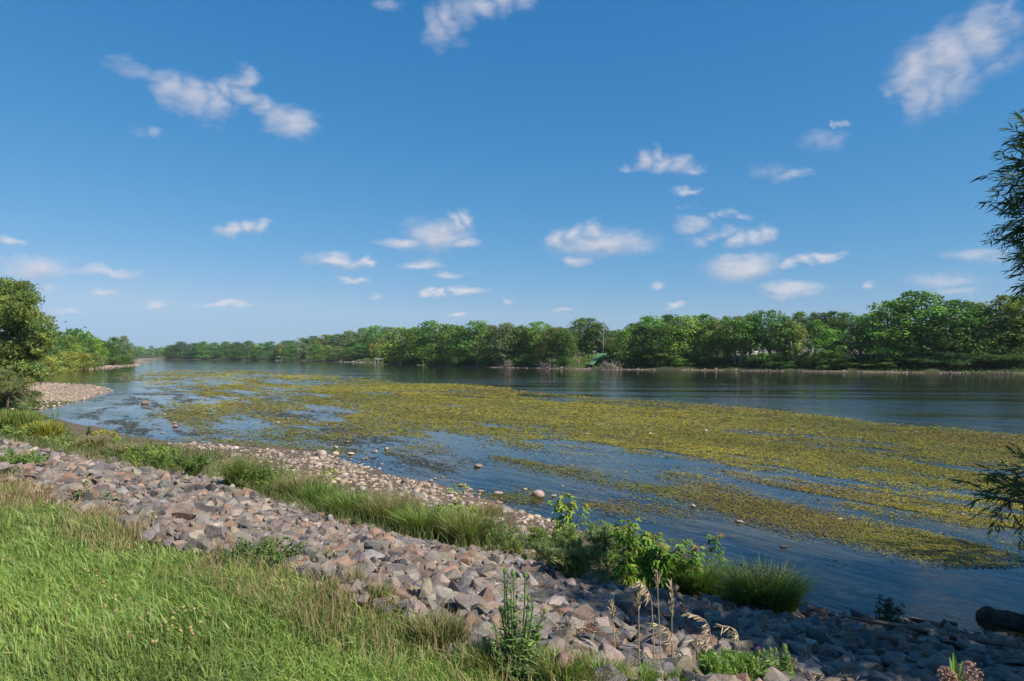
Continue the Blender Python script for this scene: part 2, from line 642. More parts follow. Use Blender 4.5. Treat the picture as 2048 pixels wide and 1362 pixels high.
NEAR_LINE += [tuple(on_z(a, b)[:2]) for a, b in [(70, 822), (110, 815), (185, 795), (224, 780), (190, 771), (90, 765), (20, 762), (-60, 758), (-90, 752), (0, 748), (60, 745), (180, 738), (277, 730), (266, 726.5)]]
NEAR_LINE += [(-205., 400.), (-300., 560.), (-430., 800.), (-560., 1010.)]
FAR_PIX = [(335, 718.2), (450, 719.6), (600, 722.0), (740, 725.5), (800, 729), (900, 732.5), (1000, 735), (1200, 738.8), (1350, 740), (1500, 741.5), (1750, 744.5), (2048, 747.5)]
FAR = [tuple(on_z(a, b)[:2]) for a, b in FAR_PIX]
FAR_LINE = [(-520., 1060.)] + FAR + [(170., 108.), (300., 20.), (900., -420.)]
RIVER = NEAR_LINE + FAR_LINE


def H(x, y):
    """height of the ground above the water"""
    x, y = np.asarray(x, float), np.asarray(y, float)
    wet = inside(RIVER, x, y)
    dn, df = dist_line(NEAR_LINE, x, y), dist_line(FAR_LINE, x, y)
    # far bank
    zf = np.interp(df, [0, 3.0, 6, 14, 22, 60, 400], [-.05, -.02, 1.1, 3.6, 4.4, 5.2, 9.0]) + .25 * fbm(x * .08, y * .08) * sstep(4, 12, df)
    zn = np.interp(dn, [0, 2, 8, 25, 80], [0, .06, .18, .8, 2.2]) + .06 * fbm(x * .3, y * .3) * sstep(0, 6, dn)
    z = np.where(df < dn, zf, zn)
    z = np.where(wet, -np.minimum(.05 * np.minimum(dn, df), .9) - .02, z)
    # near bank by its own cross-section
    u, v = uv(x, y)
    vt, vb, vs = np.interp(u, TOP_U, TOP_V), np.interp(u, TOE_U, TOE_V), np.interp(u, SHORE_U, SHORE_V)
    zb = np.interp(u, TOE_U, _toe_z_sorted)
    vs = np.maximum(vs, vb + .25)
    near = np.where(v < vt, 1.72 + .34 * sstep(0, 4.5, vt - v),
                    np.where(v < vb, 1.72 + (zb - 1.72) * (v - vt) / (vb - vt),
                             np.where(v < vs, zb * np.clip(1 - (v - vb) / (vs - vb), 0, 1) ** .8, -np.minimum((v - vs) * .09, .8))))
    near = near + .03 * fbm(x * .9, y * .9) * (v < vb) + .07 * fbm(x * .55 + 3, y * .55) * sstep(-.3, 1., v - vb) * (v < vs + 6)
    w = (1 - sstep(38, 50, u)) * (1 - sstep(30, 60, v)) * sstep(-40, -18, u) * (1 - sstep(40, 60, np.abs(x)))
    return z * (1 - w) + near * w


_p = np.array([on_z(a, b, c) for (a, b), c in zip(TOE_PIX, TOE_Z)])
_toe_z_sorted = np.array(TOE_Z)[np.argsort(uv(_p[:, 0], _p[:, 1])[0])]


def hz(x, y):
    return float(H(np.array([x]), np.array([y]))[0])


def ground_at(px, py, far=420.0):
    """where the line of sight through a picture point meets the ground or the water"""
    d = ray(px, py)
    t = np.geomspace(1.5, far, 2400)
    x, y, z = d[0] * t, d[1] * t, CAM_H + d[2] * t
    g = np.maximum(H(x, y), 0.0)
    k = int(np.argmax(z <= g)) if (z <= g).any() else len(t) - 1
    return np.array([x[k], y[k], float(H(x[k:k + 1], y[k:k + 1])[0])])


def grow(start, stop, step, ratio):
    out, s = [], step
    while start < stop:
        s *= ratio
        start += s
        out.append(start)
    return out


gx = np.arange(-34, 14.01, .26)
gx = np.concatenate([-np.array(grow(34, 1700, .25, 1.065))[::-1], gx, np.array(grow(14, 1700, .25, 1.065))])
gy = np.arange(-5, 46.01, .26)
gy = np.concatenate([-np.array(grow(5, 900, .3, 1.12))[::-1], gy, np.array(grow(46, 2200, .25, 1.062))])
GX, GY = np.meshgrid(gx, gy)
GZ = H(GX.ravel(), GY.ravel())
verts = np.stack([GX.ravel(), GY.ravel(), GZ], 1)
nxg, nyg = len(gx), len(gy)
ii, jj = np.meshgrid(np.arange(nyg - 1), np.arange(nxg - 1), indexing='ij')
b0 = (ii * nxg + jj).ravel()
gf = np.stack([b0, b0 + 1, b0 + nxg + 1, b0 + nxg], 1)
# what the ground is made of, place by place
X, Y = GX.ravel(), GY.ravel()
U, V = uv(X, Y)
vt, vb, vs = np.interp(U, TOP_U, TOP_V), np.interp(U, TOE_U, TOE_V), np.interp(U, SHORE_U, SHORE_V)
dn, df = dist_line(NEAR_LINE, X, Y), dist_line(FAR_LINE, X, Y)
wet = inside(RIVER, X, Y)
turf, soil, bed, tan, bank = (np.array(c) for c in ((.055, .075, .022), (.075, .06, .045), (.05, .045, .03), (.30, .24, .18), (.05, .075, .02)))
gc = np.where((V < vt)[:, None], turf, np.where((V < vb)[:, None], soil, np.array([.13, .10, .07])))
farm = (df < dn)
g_far = np.tile(bank, (len(X), 1))
g_left = np.where((dn < 26)[:, None] & (Y > 55)[:, None], tan, bank)
is_near = (U < 46) & (np.abs(X) < 60) & (V < 40)
gc = np.where(is_near[:, None], gc, np.where(farm[:, None], g_far, g_left))
gc = np.where(wet[:, None] & ~is_near[:, None], bed, gc)
gc = gc * (1 + .25 * fbm(X * .7, Y * .7)[:, None])
m, n, l, out = new_mat('earth')
att = n.new('ShaderNodeVertexColor')
att.layer_name = 'Col'
geo = n.new('ShaderNodeNewGeometry')
nz = noise_node(n, l, 6.0, 8, .7, geo.outputs['Position'])
rp = n.new('ShaderNodeValToRGB')
rp.color_ramp.elements[0].position, rp.color_ramp.elements[0].color = .3, (.45, .45, .45, 1)
rp.color_ramp.elements[1].position, rp.color_ramp.elements[1].color = .7, (1.4, 1.35, 1.3, 1)
l.new(nz.outputs['Fac'], rp.inputs[0])
p = n.new('ShaderNodeBsdfPrincipled')
p.inputs['Roughness'].default_value = .95
p.inputs['Specular IOR Level'].default_value = .15
l.new(mul_color(n, l, att.outputs['Color'], rp.outputs[0]), p.inputs['Base Color'])
bmp = n.new('ShaderNodeBump')
bmp.inputs['Strength'].default_value = .8
bmp.inputs['Distance'].default_value = .05
l.new(nz.outputs['Fac'], bmp.inputs['Height'])
l.new(bmp.outputs[0], p.inputs['Normal'])
l.new(p.outputs[0], out.inputs['Surface'])
M_EARTH = m
ground = link('ground', mesh_np('ground', verts, [gf], gc, True), M_EARTH, kind='structure')

# ------------------------------------------------------------------ water
FLOW = norm(np.array([-.56, .83]))
m, n, l, out = new_mat('river_water')
geo = n.new('ShaderNodeNewGeometry')
mp = n.new('ShaderNodeMapping')
mp.vector_type = 'TEXTURE'
mp.inputs['Rotation'].default_value = (0, 0, math.atan2(FLOW[1], FLOW[0]))
mp.inputs['Scale'].default_value = (2.6, 1.0, 1.0)
l.new(geo.outputs['Position'], mp.inputs['Vector'])
# calm lanes and ruffled lanes
mpl = n.new('ShaderNodeMapping')
mpl.vector_type = 'TEXTURE'
mpl.inputs['Rotation'].default_value = (0, 0, R(170))
mpl.inputs['Scale'].default_value = (30.0, 5.0, 1.0)
l.new(geo.outputs['Position'], mpl.inputs['Vector'])
lane = noise_node(n, l, 1.0, 4, .55, mpl.outputs[0])
lr = n.new('ShaderNodeMapRange')
lr.interpolation_type = 'SMOOTHSTEP'
lr.inputs['From Min'].default_value = .32
lr.inputs['From Max'].default_value = .72
lr.inputs['To Min'].default_value = .12
lr.inputs['To Max'].default_value = 1.0
l.new(lane.outputs['Fac'], lr.inputs['Value'])
w1 = noise_node(n, l, 3.2, 4, .6, mp.outputs[0])
w2 = noise_node(n, l, .7, 2, .5, mp.outputs[0])
wsum = n.new('ShaderNodeMath')
wsum.operation = 'MULTIPLY_ADD'
l.new(w2.outputs['Fac'], wsum.inputs[0])
wsum.inputs[1].default_value = 1.6
l.new(w1.outputs['Fac'], wsum.inputs[2])
bmp = n.new('ShaderNodeBump')
bmp.inputs['Distance'].default_value = .10
wst = n.new('ShaderNodeMath')
wst.operation = 'MULTIPLY'
l.new(lr.outputs[0], wst.inputs[0])
wst.inputs[1].default_value = .42
l.new(wst.outputs[0], bmp.inputs['Strength'])
l.new(wsum.outputs[0], bmp.inputs['Height'])
# weed that lies under the surface: brown and olive streaks along the current
mpw = n.new('ShaderNodeMapping')
mpw.vector_type = 'TEXTURE'
mpw.inputs['Rotation'].default_value = (0, 0, math.atan2(FLOW[1], FLOW[0]))
mpw.inputs['Scale'].default_value = (4.2, 1.1, 1.0)
l.new(geo.outputs['Position'], mpw.inputs['Vector'])
uw = noise_node(n, l, .8, 6, .66, mpw.outputs[0])
ur = n.new('ShaderNodeValToRGB')
ur.color_ramp.elements[0].position, ur.color_ramp.elements[0].color = .42, (.006, .011, .018, 1)
ur.color_ramp.elements[1].position, ur.color_ramp.elements[1].color = .66, (.045, .038, .012, 1)
l.new(uw.outputs['Fac'], ur.inputs[0])
p = n.new('ShaderNodeBsdfPrincipled')
p.inputs['Roughness'].default_value = .04
p.inputs['IOR'].default_value = 1.33
l.new(ur.outputs[0], p.inputs['Base Color'])
l.new(bmp.outputs[0], p.inputs['Normal'])
l.new(p.outputs[0], out.inputs['Surface'])
M_WATER = m
wx = np.concatenate([[-1600, -600, -200], np.linspace(-80, 80, 17), [200, 600, 1600]])
wy = np.concatenate([[-800, -200, -40], np.linspace(0, 160, 17), [300, 700, 1200, 2100]])
WX, WY = np.meshgrid(wx, wy)
ii, jj = np.meshgrid(np.arange(len(wy) - 1), np.arange(len(wx) - 1), indexing='ij')
b0 = (ii * len(wx) + jj).ravel()
wf = np.stack([b0, b0 + 1, b0 + len(wx) + 1, b0 + len(wx)], 1)
link('water', mesh_np('water', np.stack([WX.ravel(), WY.ravel(), 0 * WX.ravel()], 1), [wf], None, True), M_WATER, kind='structure')

# ------------------------------------------------------------------ weed lying on the water
def pxpoly(pts):
    return [tuple(on_z(a, b)[:2]) for a, b in pts]


MAT_MAIN = [(700, 766), (870, 767), (970, 772), (1060, 786), (1200, 797), (1400, 809), (1560, 823), (1750, 846), (1900, 859), (2048, 869), (2300, 888),
            (2300, 1150), (2048, 1106), (1930, 1092), (1830, 1072), (1740, 1020), (1600, 985), (1500, 955), (1420, 918), (1300, 905), (1160, 905), (1010, 890), (950, 872), (860, 853), (770, 832), (640, 802), (580, 782)]
SPARSE = [[(250, 746), (330, 741), (500, 740), (640, 750), (760, 762), (1000, 800), (960, 880), (800, 884), (560, 876), (400, 862), (300, 840), (380, 805), (330, 775), (260, 760)],
          [(960, 880), (1200, 900), (1460, 960), (1500, 1000), (1380, 1000), (1180, 960), (1010, 925)],
          [(1300, 1000), (1500, 990), (1900, 1080), (2100, 1130), (2100, 1150), (1860, 1120), (1600, 1060)]]
DENSE_SMALL = [[(330, 884), (480, 880), (620, 890), (720, 912), (660, 914), (560, 904), (430, 897), (350, 893)],
               [(1010, 985), (1090, 992), (1112, 1004), (1060, 1016), (1000, 1002)],
               [(1195, 1015), (1290, 1000), (1372, 1010), (1350, 1040), (1240, 1032)],
               [(1360, 960), (1440, 955), (1480, 975), (1440, 990), (1380, 985)],
               [(1100, 925), (1200, 925), (1225, 945), (1140, 950)],
               [(1640, 1035), (1740, 1045), (1780, 1068), (1700, 1062)],
               [(1440, 1015), (1530, 1020), (1540, 1045), (1500, 1040)],
               [(330, 748), (480, 740), (500, 746), (420, 756), (340, 758)],
               [(780, 895), (870, 890), (900, 905), (820, 912)]]
DARK = [[(150, 835), (200, 795), (330, 768), (560, 790), (720, 845), (820, 892), (980, 935), (900, 955), (760, 915), (600, 900), (350, 884), (200, 862)],
        [(1150, 935), (1500, 1000), (1800, 1075), (2150, 1150), (2150, 1185), (1800, 1130), (1450, 1080), (1200, 990)]]
NW = 900000
wpx = rng.uniform(-120, 2180, NW)
t = rng.uniform(0, 1, NW)
wpy = 736 + 400 * t ** 1.25
dd = np.stack([ray(a, b) for a, b in ((0, 0), (1, 0), (0, 1))])
rays = dd[0] + wpx[:, None] * (dd[1] - dd[0]) + wpy[:, None] * (dd[2] - dd[0])
tt = -CAM_H / rays[:, 2]
wxp, wyp = rays[:, 0] * tt, rays[:, 1] * tt
fu = wxp * FLOW[0] + wyp * FLOW[1]
fv = -wxp * FLOW[1] + wyp * FLOW[0]
scale_d = np.clip(wyp / 30, .6, 4)
n_big = fbm(fu / 9, fv / 2.6, 5, .6)
n_edge = fbm(fu / 5 + 40, fv / 1.6, 4, .6)
wob = n_edge * np.clip(wyp * .04, .3, 3.4)
soft = rng.normal(0, 1, (2, NW)) * np.clip(wyp * .014, .22, .9)
ex, ey = wxp + wob * FLOW[0] * 2.6 + soft[0], wyp + wob * FLOW[1] * 2.6 + soft[1] * 2.2
in_main = inside(pxpoly(MAT_MAIN), ex, ey)
in_sp = np.zeros(NW, bool)
for q in SPARSE:
    in_sp |= inside(pxpoly(q), ex, ey)
in_sm = np.zeros(NW, bool)
for q in DENSE_SMALL:
    in_sm |= inside(pxpoly(q), ex, ey)
n_fine = fbm(fu / 1.7 + 70, fv / .7, 3, .6)
nn_ = n_big + .22 * n_fine
prob = np.maximum.reduce([in_main * np.where(fbm(fu / 26 + 3, fv / 6.5 + 8, 3, .5) > .34, sstep(-.1, .3, nn_), sstep(-.54, -.16, nn_)) * .94, in_sp * sstep(-.20, .22, nn_) * .75, in_sm * sstep(-.40, .10, nn_) * .72, (in_main | in_sp | in_sm) * .03])
in_dk = np.zeros(NW, bool)                           # dark drowned weed in the shallows
for q in DARK:
    in_dk |= inside(pxpoly(q), ex, ey)
n_dk = fbm(fu / 6 + 130, fv / 1.5 + 50, 5, .62)
dark = in_dk & (rng.uniform(0, 1, NW) < sstep(.02, .30, n_dk) * .62)
keep = (rng.uniform(0, 1, NW) < prob)
dark &= ~keep
keep = (keep | dark) & inside(RIVER, wxp, wyp)
dark = dark[keep]
wxp, wyp, fu, fv, n_big = wxp[keep], wyp[keep], fu[keep], fv[keep], n_big[keep]
nw = len(wxp)
sz = np.clip(wyp / 683 * 1.75, .026, .7) * np.interp(wyp, [10, 30, 80], [1.05, 1.25, 1.7]) * rng.uniform(.6, 1.5, nw)
tilt = rng.normal(size=(nw, 2)) * np.interp(wyp, [8, 25, 60], [.15, .10, .055])[:, None]
tilt[dark] *= .3
nrm = np.stack([tilt[:, 0], tilt[:, 1], np.ones(nw)], 1)
cen = np.stack([wxp, wyp, np.where(dark, .006, .010 + rng.uniform(0, .018, nw))], 1)
wv, wfc = cards(cen, nrm, sz * 1.5, .42, roll=math.atan2(FLOW[1], FLOW[0]) + rng.normal(0, .8, nw), fold=.05)
yel, olv, brn = np.array([.275, .238, .032]), np.array([.150, .158, .034]), np.array([.13, .098, .034])
k1 = rng.uniform(0, 1, nw)
k2 = np.clip(.5 + 1.3 * fbm(fu / 14 + 9, fv / 4, 4), 0, 1)
wc = np.where((k1 < .16)[:, None], brn, yel * (1 - k2[:, None] * .75) + olv * k2[:, None] * .75) * rng.uniform(.65, 1.25, (nw, 1)) * (1 + .35 * fbm(fu / 20 + 60, fv / 5 + 20, 3))[:, None]
rusty = (fbm(fu / 11 + 90, fv / 3 + 33, 4) > .38) & (rng.uniform(0, 1, nw) < .6)
wc[rusty] = np.array([.17, .125, .035]) * rng.uniform(.6, 1.2, (int(rusty.sum()), 1))
wc[dark] = np.array([.055, .050, .022]) * rng.uniform(.5, 1.4, (int(dark.sum()), 1))
weed = link('water_weed', mesh_np('water_weed', wv, [wfc], np.repeat(wc, 4, 0)), M_WEED)
tag(weed, 'yellow-green mats of water weed floating on the river', 'water weed', kind='stuff')
print('weeds', nw)
# ------------------------------------------------------------------ stones
def rough_stone(seed, npts=17, flat=.72, bevel=.035):
    """a broken, angular block about one unit across"""
    r = np.random.default_rng(seed)
    p = r.uniform(-1, 1, (npts, 3))
    p = p / np.maximum(np.abs(p).max(1, keepdims=True), 1e-6) * r.uniform(.72, 1.0, (npts, 1))
    p *= np.array([.62, .62 * r.uniform(.62, .95), .62 * flat * r.uniform(.75, 1.1)])
    bm = bmesh.new()
    for q in p:
        bm.verts.new(q)
    res = bmesh.ops.convex_hull(bm, input=bm.verts)
    bmesh.ops.delete(bm, geom=[g for g in res['geom_interior'] if isinstance(g, bmesh.types.BMVert)], context='VERTS')
    bmesh.ops.dissolve_limit(bm, angle_limit=R(16), verts=bm.verts, edges=bm.edges)
    if bevel:
        bmesh.ops.bevel(bm, geom=list(bm.edges), offset=bevel, segments=1, affect='EDGES', profile=.6, clamp_overlap=True)
    bmesh.ops.triangulate(bm, faces=bm.faces)
    bm.verts.ensure_lookup_table()
    v = np.array([q.co[:] for q in bm.verts])
    f = np.array([[q.index for q in t.verts] for t in bm.faces])
    bm.free()
    return v, f


def round_stone(seed, sub=2, flat=.6):
    """a water-worn cobble about one unit across"""
    r = np.random.default_rng(seed)
    bm = bmesh.new()
    bmesh.ops.create_icosphere(bm, subdivisions=sub, radius=.5)
    bm.verts.ensure_lookup_table()
    v = np.array([q.co[:] for q in bm.verts])
    f = np.array([[q.index for q in t.verts] for t in bm.faces])
    bm.free()
    k = r.normal(size=(4, 3))
    ph = r.uniform(0, 6, 4)
    d = 1 + .10 * np.sin(v @ k.T * 3.2 + ph).sum(1) / 2
    # a few flattened sides
    for _ in range(3):
        nn = norm(r.normal(size=3))
        lim = r.uniform(.34, .44)
        over = np.maximum(v @ nn - lim, 0)
        v = v - over[:, None] * nn * .8
    v = v * d[:, None] * np.array([1, r.uniform(.68, .95), flat * r.uniform(.8, 1.2)])
    return v, f


ROUGH_HI = [rough_stone(100 + k) for k in range(26)]
ROUGH_LO = [rough_stone(300 + k, 14, .72, 0) for k in range(20)]
ROUND_HI = [round_stone(500 + k, 2) for k in range(12)]
ROUND_LO = [round_stone(600 + k, 1) for k in range(12)]


def rot_mats(n, tilt=.5):
    """random turn about z, then a random tip"""
    a = rng.uniform(0, 2 * math.pi, n)
    t = rng.normal(0, tilt, (n, 2))
    ca, sa = np.cos(a), np.sin(a)
    z, o = np.zeros(n), np.ones(n)
    rz = np.stack([np.stack([ca, -sa, z], 1), np.stack([sa, ca, z], 1), np.stack([z, z, o], 1)], 1)
    cx, sx = np.cos(t[:, 0]), np.sin(t[:, 0])
    rx = np.stack([np.stack([o, z, z], 1), np.stack([z, cx, -sx], 1), np.stack([z, sx, cx], 1)], 1)
    cy, sy = np.cos(t[:, 1]), np.sin(t[:, 1])
    ry = np.stack([np.stack([cy, z, sy], 1), np.stack([z, o, z], 1), np.stack([-sy, z, cy], 1)], 1)
    return rx @ ry @ rz


def scatter_mesh(protos, kind, pos, size, mats, cols):
    b = MB()
    for k, (v, f) in enumerate(protos):
        sel = np.where(kind == k)[0]
        if not len(sel):
            continue
        vv = np.einsum('nij,vj->nvi', mats[sel] * size[sel][:, None, None], v) + pos[sel][:, None]
        ff = f[None] + (np.arange(len(sel)) * len(v))[:, None, None]
        b.add(vv.reshape(-1, 3), ff.reshape(-1, 3), np.repeat(cols[sel], len(v), 0))
    return b


def ordinal(k):
    ones = ['', 'first', 'second', 'third', 'fourth', 'fifth', 'sixth', 'seventh', 'eighth', 'ninth', 'tenth', 'eleventh', 'twelfth', 'thirteenth', 'fourteenth', 'fifteenth', 'sixteenth', 'seventeenth', 'eighteenth', 'nineteenth']
    k += 1
    if k < 20:
        return ones[k]
    t = ['twent', 'thirt', 'fort', 'fift'][k // 10 - 2]
    return t + 'ieth' if k % 10 == 0 else t + 'y-' + ones[k % 10]


def project(p):
    """picture position and depth of world points"""
    d = p - np.array([0, 0, CAM_H])
    yc = d[:, 1] * math.cos(PITCH) + d[:, 2] * math.sin(PITCH)
    zc = -d[:, 1] * math.sin(PITCH) + d[:, 2] * math.cos(PITCH)
    yc = np.maximum(yc, 1e-3)
    return CX + d[:, 0] / yc * F_PX, CY - zc / yc * F_PX, yc


ROCK_COLS = np.array([(.245, .215, .195), (.205, .188, .18), (.285, .24, .205), (.30, .215, .165), (.26, .175, .135), (.245, .205, .155), (.085, .085, .09), (.15, .14, .138), (.36, .315, .27), (.20, .15, .12), (.265, .25, .245)])
ROCK_P = np.array([.19, .14, .14, .11, .07, .08, .06, .08, .05, .04, .04])


def rock_colours(n):
    return ROCK_COLS[rng.choice(len(ROCK_COLS), n, p=ROCK_P)] * rng.uniform(.70, 1.10, (n, 1)) * (1 + rng.normal(0, .03, (n, 3)))


# riprap: a jittered close packing between the top line and the toe line
rows = []
u0 = -9.0
while u0 < 42:
    step = .096 if u0 < 13 else .15
    a, b = np.interp(u0, TOP_U, TOP_V) - .25, np.interp(u0, TOE_U, TOE_V) + .22
    vv = np.arange(a, b, step * .96)
    rows.append(np.stack([u0 + rng.uniform(-.1, .1, len(vv)), vv + rng.uniform(-.09, .09, len(vv))], 1))
    u0 += step * .92
ruv = np.concatenate(rows)
extra = ruv[rng.uniform(0, 1, len(ruv)) < .16]
ruv = np.concatenate([ruv, extra + rng.normal(0, .06, extra.shape)])
n_r = len(ruv)
lift = np.concatenate([np.zeros(n_r - len(extra)), np.full(len(extra), .03)])
rx_, ry_ = ruv[:, 0] * TV[0] + ruv[:, 1] * NV[0], ruv[:, 0] * TV[1] + ruv[:, 1] * NV[1]
rz_ = H(rx_, ry_)
rsize = rng.choice([.075, .11, .148, .205], n_r, p=[.32, .34, .24, .10]) * np.where(ruv[:, 0] < 13, 1, 1.25) * rng.uniform(.85, 1.2, n_r)
rsize = np.where(np.hypot(rx_, ry_) < 6.5, np.minimum(rsize, .20), rsize)
rpos = np.stack([rx_, ry_, rz_ + lift + rsize * .16 + rng.uniform(-.04, .04, n_r)], 1)
rmat = rot_mats(n_r, .34)
rcol = rock_colours(n_r)
sx, sy, sd = project(rpos)
infr = (sx > -10) & (sx < 2060) & (sy > 500) & (sy < 1375) & (rpos[:, 1] > 1)
score = np.where(infr, rsize / sd * np.where(ruv[:, 1] < np.interp(ruv[:, 0], TOP_U, TOP_V) + .25, .3, 1), 0)
big = np.zeros(n_r, bool)
big[np.argsort(-score)[:290]] = True
keep = (sx > -260) & (sx < 2420) & (rpos[:, 1] > -1)
bank_root = empty('riprap_slope', (0, 0, 0), 'slope of grey and pinkish broken rock between the grass and the river', 'rock slope')
stone_me = []
for k, (v, f) in enumerate(ROUGH_HI):
    me = mesh_np('stone', v, [f], np.ones((len(v), 3)))
    me.materials.append(M_STONE)
    stone_me.append(me)
for k in np.where(big)[0]:
    o = link('stone', stone_me[int(rng.integers(len(stone_me)))], parent=bank_root)
    mtx = Matrix([list(r) for r in (rmat[k] * rsize[k])]).to_4x4()
    mtx.translation = Vector(rpos[k])
    o.matrix_local = mtx
    o.color = (*rcol[k], 1)
rest = np.where(~big & keep)[0]
near = rest[sd[rest] < 5.8]
far_ = rest[sd[rest] >= 5.8]
b1 = scatter_mesh(ROUGH_HI, rng.integers(0, len(ROUGH_HI), len(near)), rpos[near], rsize[near], rmat[near], rcol[near])
b2 = scatter_mesh(ROUGH_LO, rng.integers(0, len(ROUGH_LO), len(far_)), rpos[far_], rsize[far_], rmat[far_], rcol[far_])
for kk, arrs in b2.f.items():
    for a in arrs:
        b1.f.setdefault(kk, []).append(a + b1.n)
b1.v += b2.v
b1.c += b2.c
b1.n += b2.n
b1.build('stones', M_STONE, bank_root, kind='stuff')
print('tris per stone', np.mean([len(f) for v, f in ROUGH_HI])); print('riprap', n_r, 'rest', len(rest))

# ------------------------------------------------------------------ cobble beach
COB_COLS = np.array([(.46, .37, .28), (.40, .31, .24), (.50, .42, .34), (.34, .27, .22), (.36, .33, .31), (.28, .22, .18)])


def cob_colours(n):
    return COB_COLS[rng.choice(len(COB_COLS), n, p=[.22, .2, .12, .18, .14, .14])] * rng.uniform(.6, 1.1, (n, 1))


BEACH = [[(330, 886), (440, 890), (560, 900), (640, 906), (700, 925), (735, 940), (690, 960), (640, 960), (560, 940), (470, 960), (430, 962), (380, 915), (320, 900)],
         [(560, 912), (640, 905), (700, 918), (765, 935), (700, 955), (640, 968), (580, 975)],
         [(640, 955), (720, 950), (800, 952), (850, 965), (880, 975), (830, 1000), (740, 995), (660, 985)],
         [(800, 968), (900, 972), (985, 985), (1010, 1000), (1060, 1040), (1075, 1075), (1050, 1110), (1030, 1105), (980, 1060), (900, 1030), (830, 1005)],
         [(380, 900), (460, 960), (430, 968), (390, 940)],
         [(1040, 1030), (1100, 1035), (1110, 1060), (1070, 1130), (1040, 1120)]]
cp = []
for q, cnt in zip(BEACH, (1150, 420, 440, 480, 160, 120)):
    q = [tuple(ground_at(a, b)[:2]) for a, b in q]
    qa = np.array(q)
    lo, hi = qa.min(0) - .2, qa.max(0) + .2
    got = 0
    while got < cnt:
        c = rng.uniform(lo, hi, (4000, 2))
        c = c[inside(q, c[:, 0] + rng.normal(0, .12, 4000), c[:, 1] + rng.normal(0, .12, 4000))][:cnt - got]
        cp.append(c)
        got += len(c)
cp = np.concatenate(cp)
n_c = len(cp)
csz = np.exp(rng.normal(-2.62, .52, n_c))
csz = np.clip(csz, .035, .38)
cz = np.maximum(H(cp[:, 0], cp[:, 1]), -.03)
cpos = np.stack([cp[:, 0], cp[:, 1], cz + csz * rng.uniform(-.12, .12, n_c)], 1)
cmat, ccol = rot_mats(n_c, .18), cob_colours(n_c)
sx, sy, sd = project(cpos)
score = np.where((sx > 0) & (sx < 2048), csz / sd, 0)
big = np.zeros(n_c, bool)
big[np.argsort(-score)[:210]] = True
beach_root = empty('cobble_beach', (0, 0, 0), 'narrow beach of tan river cobbles between weeds and shallow water', 'beach')
cob_me = []
for v, f in ROUND_HI:
    me = mesh_np('cobble', v, [f], np.ones((len(v), 3)), True)
    me.materials.append(M_COBBLE)
    cob_me.append(me)


def put_stone(name, me, pos, size, mat3, col, parent=None):
    o = link(name, me, parent=parent)
    mtx = Matrix([list(r) for r in (mat3 * size)]).to_4x4()
    mtx.translation = Vector(pos)
    o.matrix_local = mtx
    o.color = (*col, 1)
    return o


for k in np.where(big)[0]:
    put_stone('cobble', cob_me[int(rng.integers(12))], cpos[k], csz[k], cmat[k], ccol[k], beach_root)
rest = np.where(~big)[0]
scatter_mesh(ROUND_LO[:6] + ROUGH_LO[:8], rng.integers(0, 14, len(rest)), cpos[rest], csz[rest], cmat[rest], ccol[rest]).build('cobbles', M_COBBLE, beach_root, False, 'stuff')

# gravel bars on the left and the pale stone edge of the far bank
BAR1 = [(40, 822), (75, 820), (120, 813), (185, 795), (228, 780), (190, 771), (90, 765), (20, 762), (-60, 760), (-60, 815)]
BAR2 = [(-20, 748), (60, 746), (180, 739), (283, 729.5), (268, 727), (200, 732), (120, 738), (0, 742)]


def gravel(name, poly, cnt, lo_s, hi_s, label):
    q = [tuple(on_z(a, b)[:2]) for a, b in poly]
    qa = np.array(q)
    lo, hi = qa.min(0), qa.max(0)
    pts = []
    while sum(map(len, pts)) < cnt:
        c = rng.uniform(lo, hi, (20000, 2))
        pts.append(c[inside(q, c[:, 0], c[:, 1])])
    c = np.concatenate(pts)[:cnt]
    s = rng.uniform(0, 1, cnt) ** 3 * (hi_s - lo_s) + lo_s
    z = np.maximum(H(c[:, 0], c[:, 1]), -.03)
    pos = np.stack([c[:, 0], c[:, 1], z + s * .12], 1)
    col = np.array([.40, .32, .262]) * rng.uniform(.6, 1.2, (cnt, 1))
    o = scatter_mesh(ROUND_LO[:5], rng.integers(0, 5, cnt), pos, s, rot_mats(cnt, .2), col).build(name, M_COBBLE, None, True)
    return tag(o, label, 'gravel', kind='stuff')


gravel('gravel', BAR1, 4200, .08, .34, 'pale tan gravel bar reaching into the water beside the willow')
gravel('gravel', BAR2, 2600, .25, 1.1, 'thin pale gravel bar below the trees of the near bank')
fl = np.array(FAR_LINE[1:-1])
seg = np.linalg.norm(np.diff(fl, axis=0), axis=1)
cum = np.concatenate([[0], np.cumsum(seg)])
ss = np.arange(0, cum[-1], 2.5)
cx_, cy_ = np.interp(ss, cum, fl[:, 0]), np.interp(ss, cum, fl[:, 1])
tx, ty = np.gradient(cx_), np.gradient(cy_)
tl = np.hypot(tx, ty)
nx_, ny_ = -ty / tl, tx / tl               # towards the land
chk = inside(RIVER, cx_ + nx_ * 3, cy_ + ny_ * 3).mean()
if chk > .5:
    nx_, ny_ = -nx_, -ny_
wob = fbm(ss * .05, ss * 0, 3)
strip, scol = [], []
for off, z in ((-2.2, -.16), (-.8, -.04), (.3, .08), (1.1, .2), (3.8, .16)):
    o2 = off + wob * 1.1
    strip.append(np.stack([cx_ + nx_ * o2, cy_ + ny_ * o2, np.full(len(ss), z) + .05 * rng.normal(size=len(ss))], 1))
    scol.append(np.array([.22, .175, .135]) * rng.uniform(.6, 1.12, (len(ss), 1)) * (.75 + .45 * fbm(ss * .03, ss * 0 + 4)[:, None]) * (.8 if off > 2 else 1))
sv = np.concatenate(strip)
m_ = len(ss)
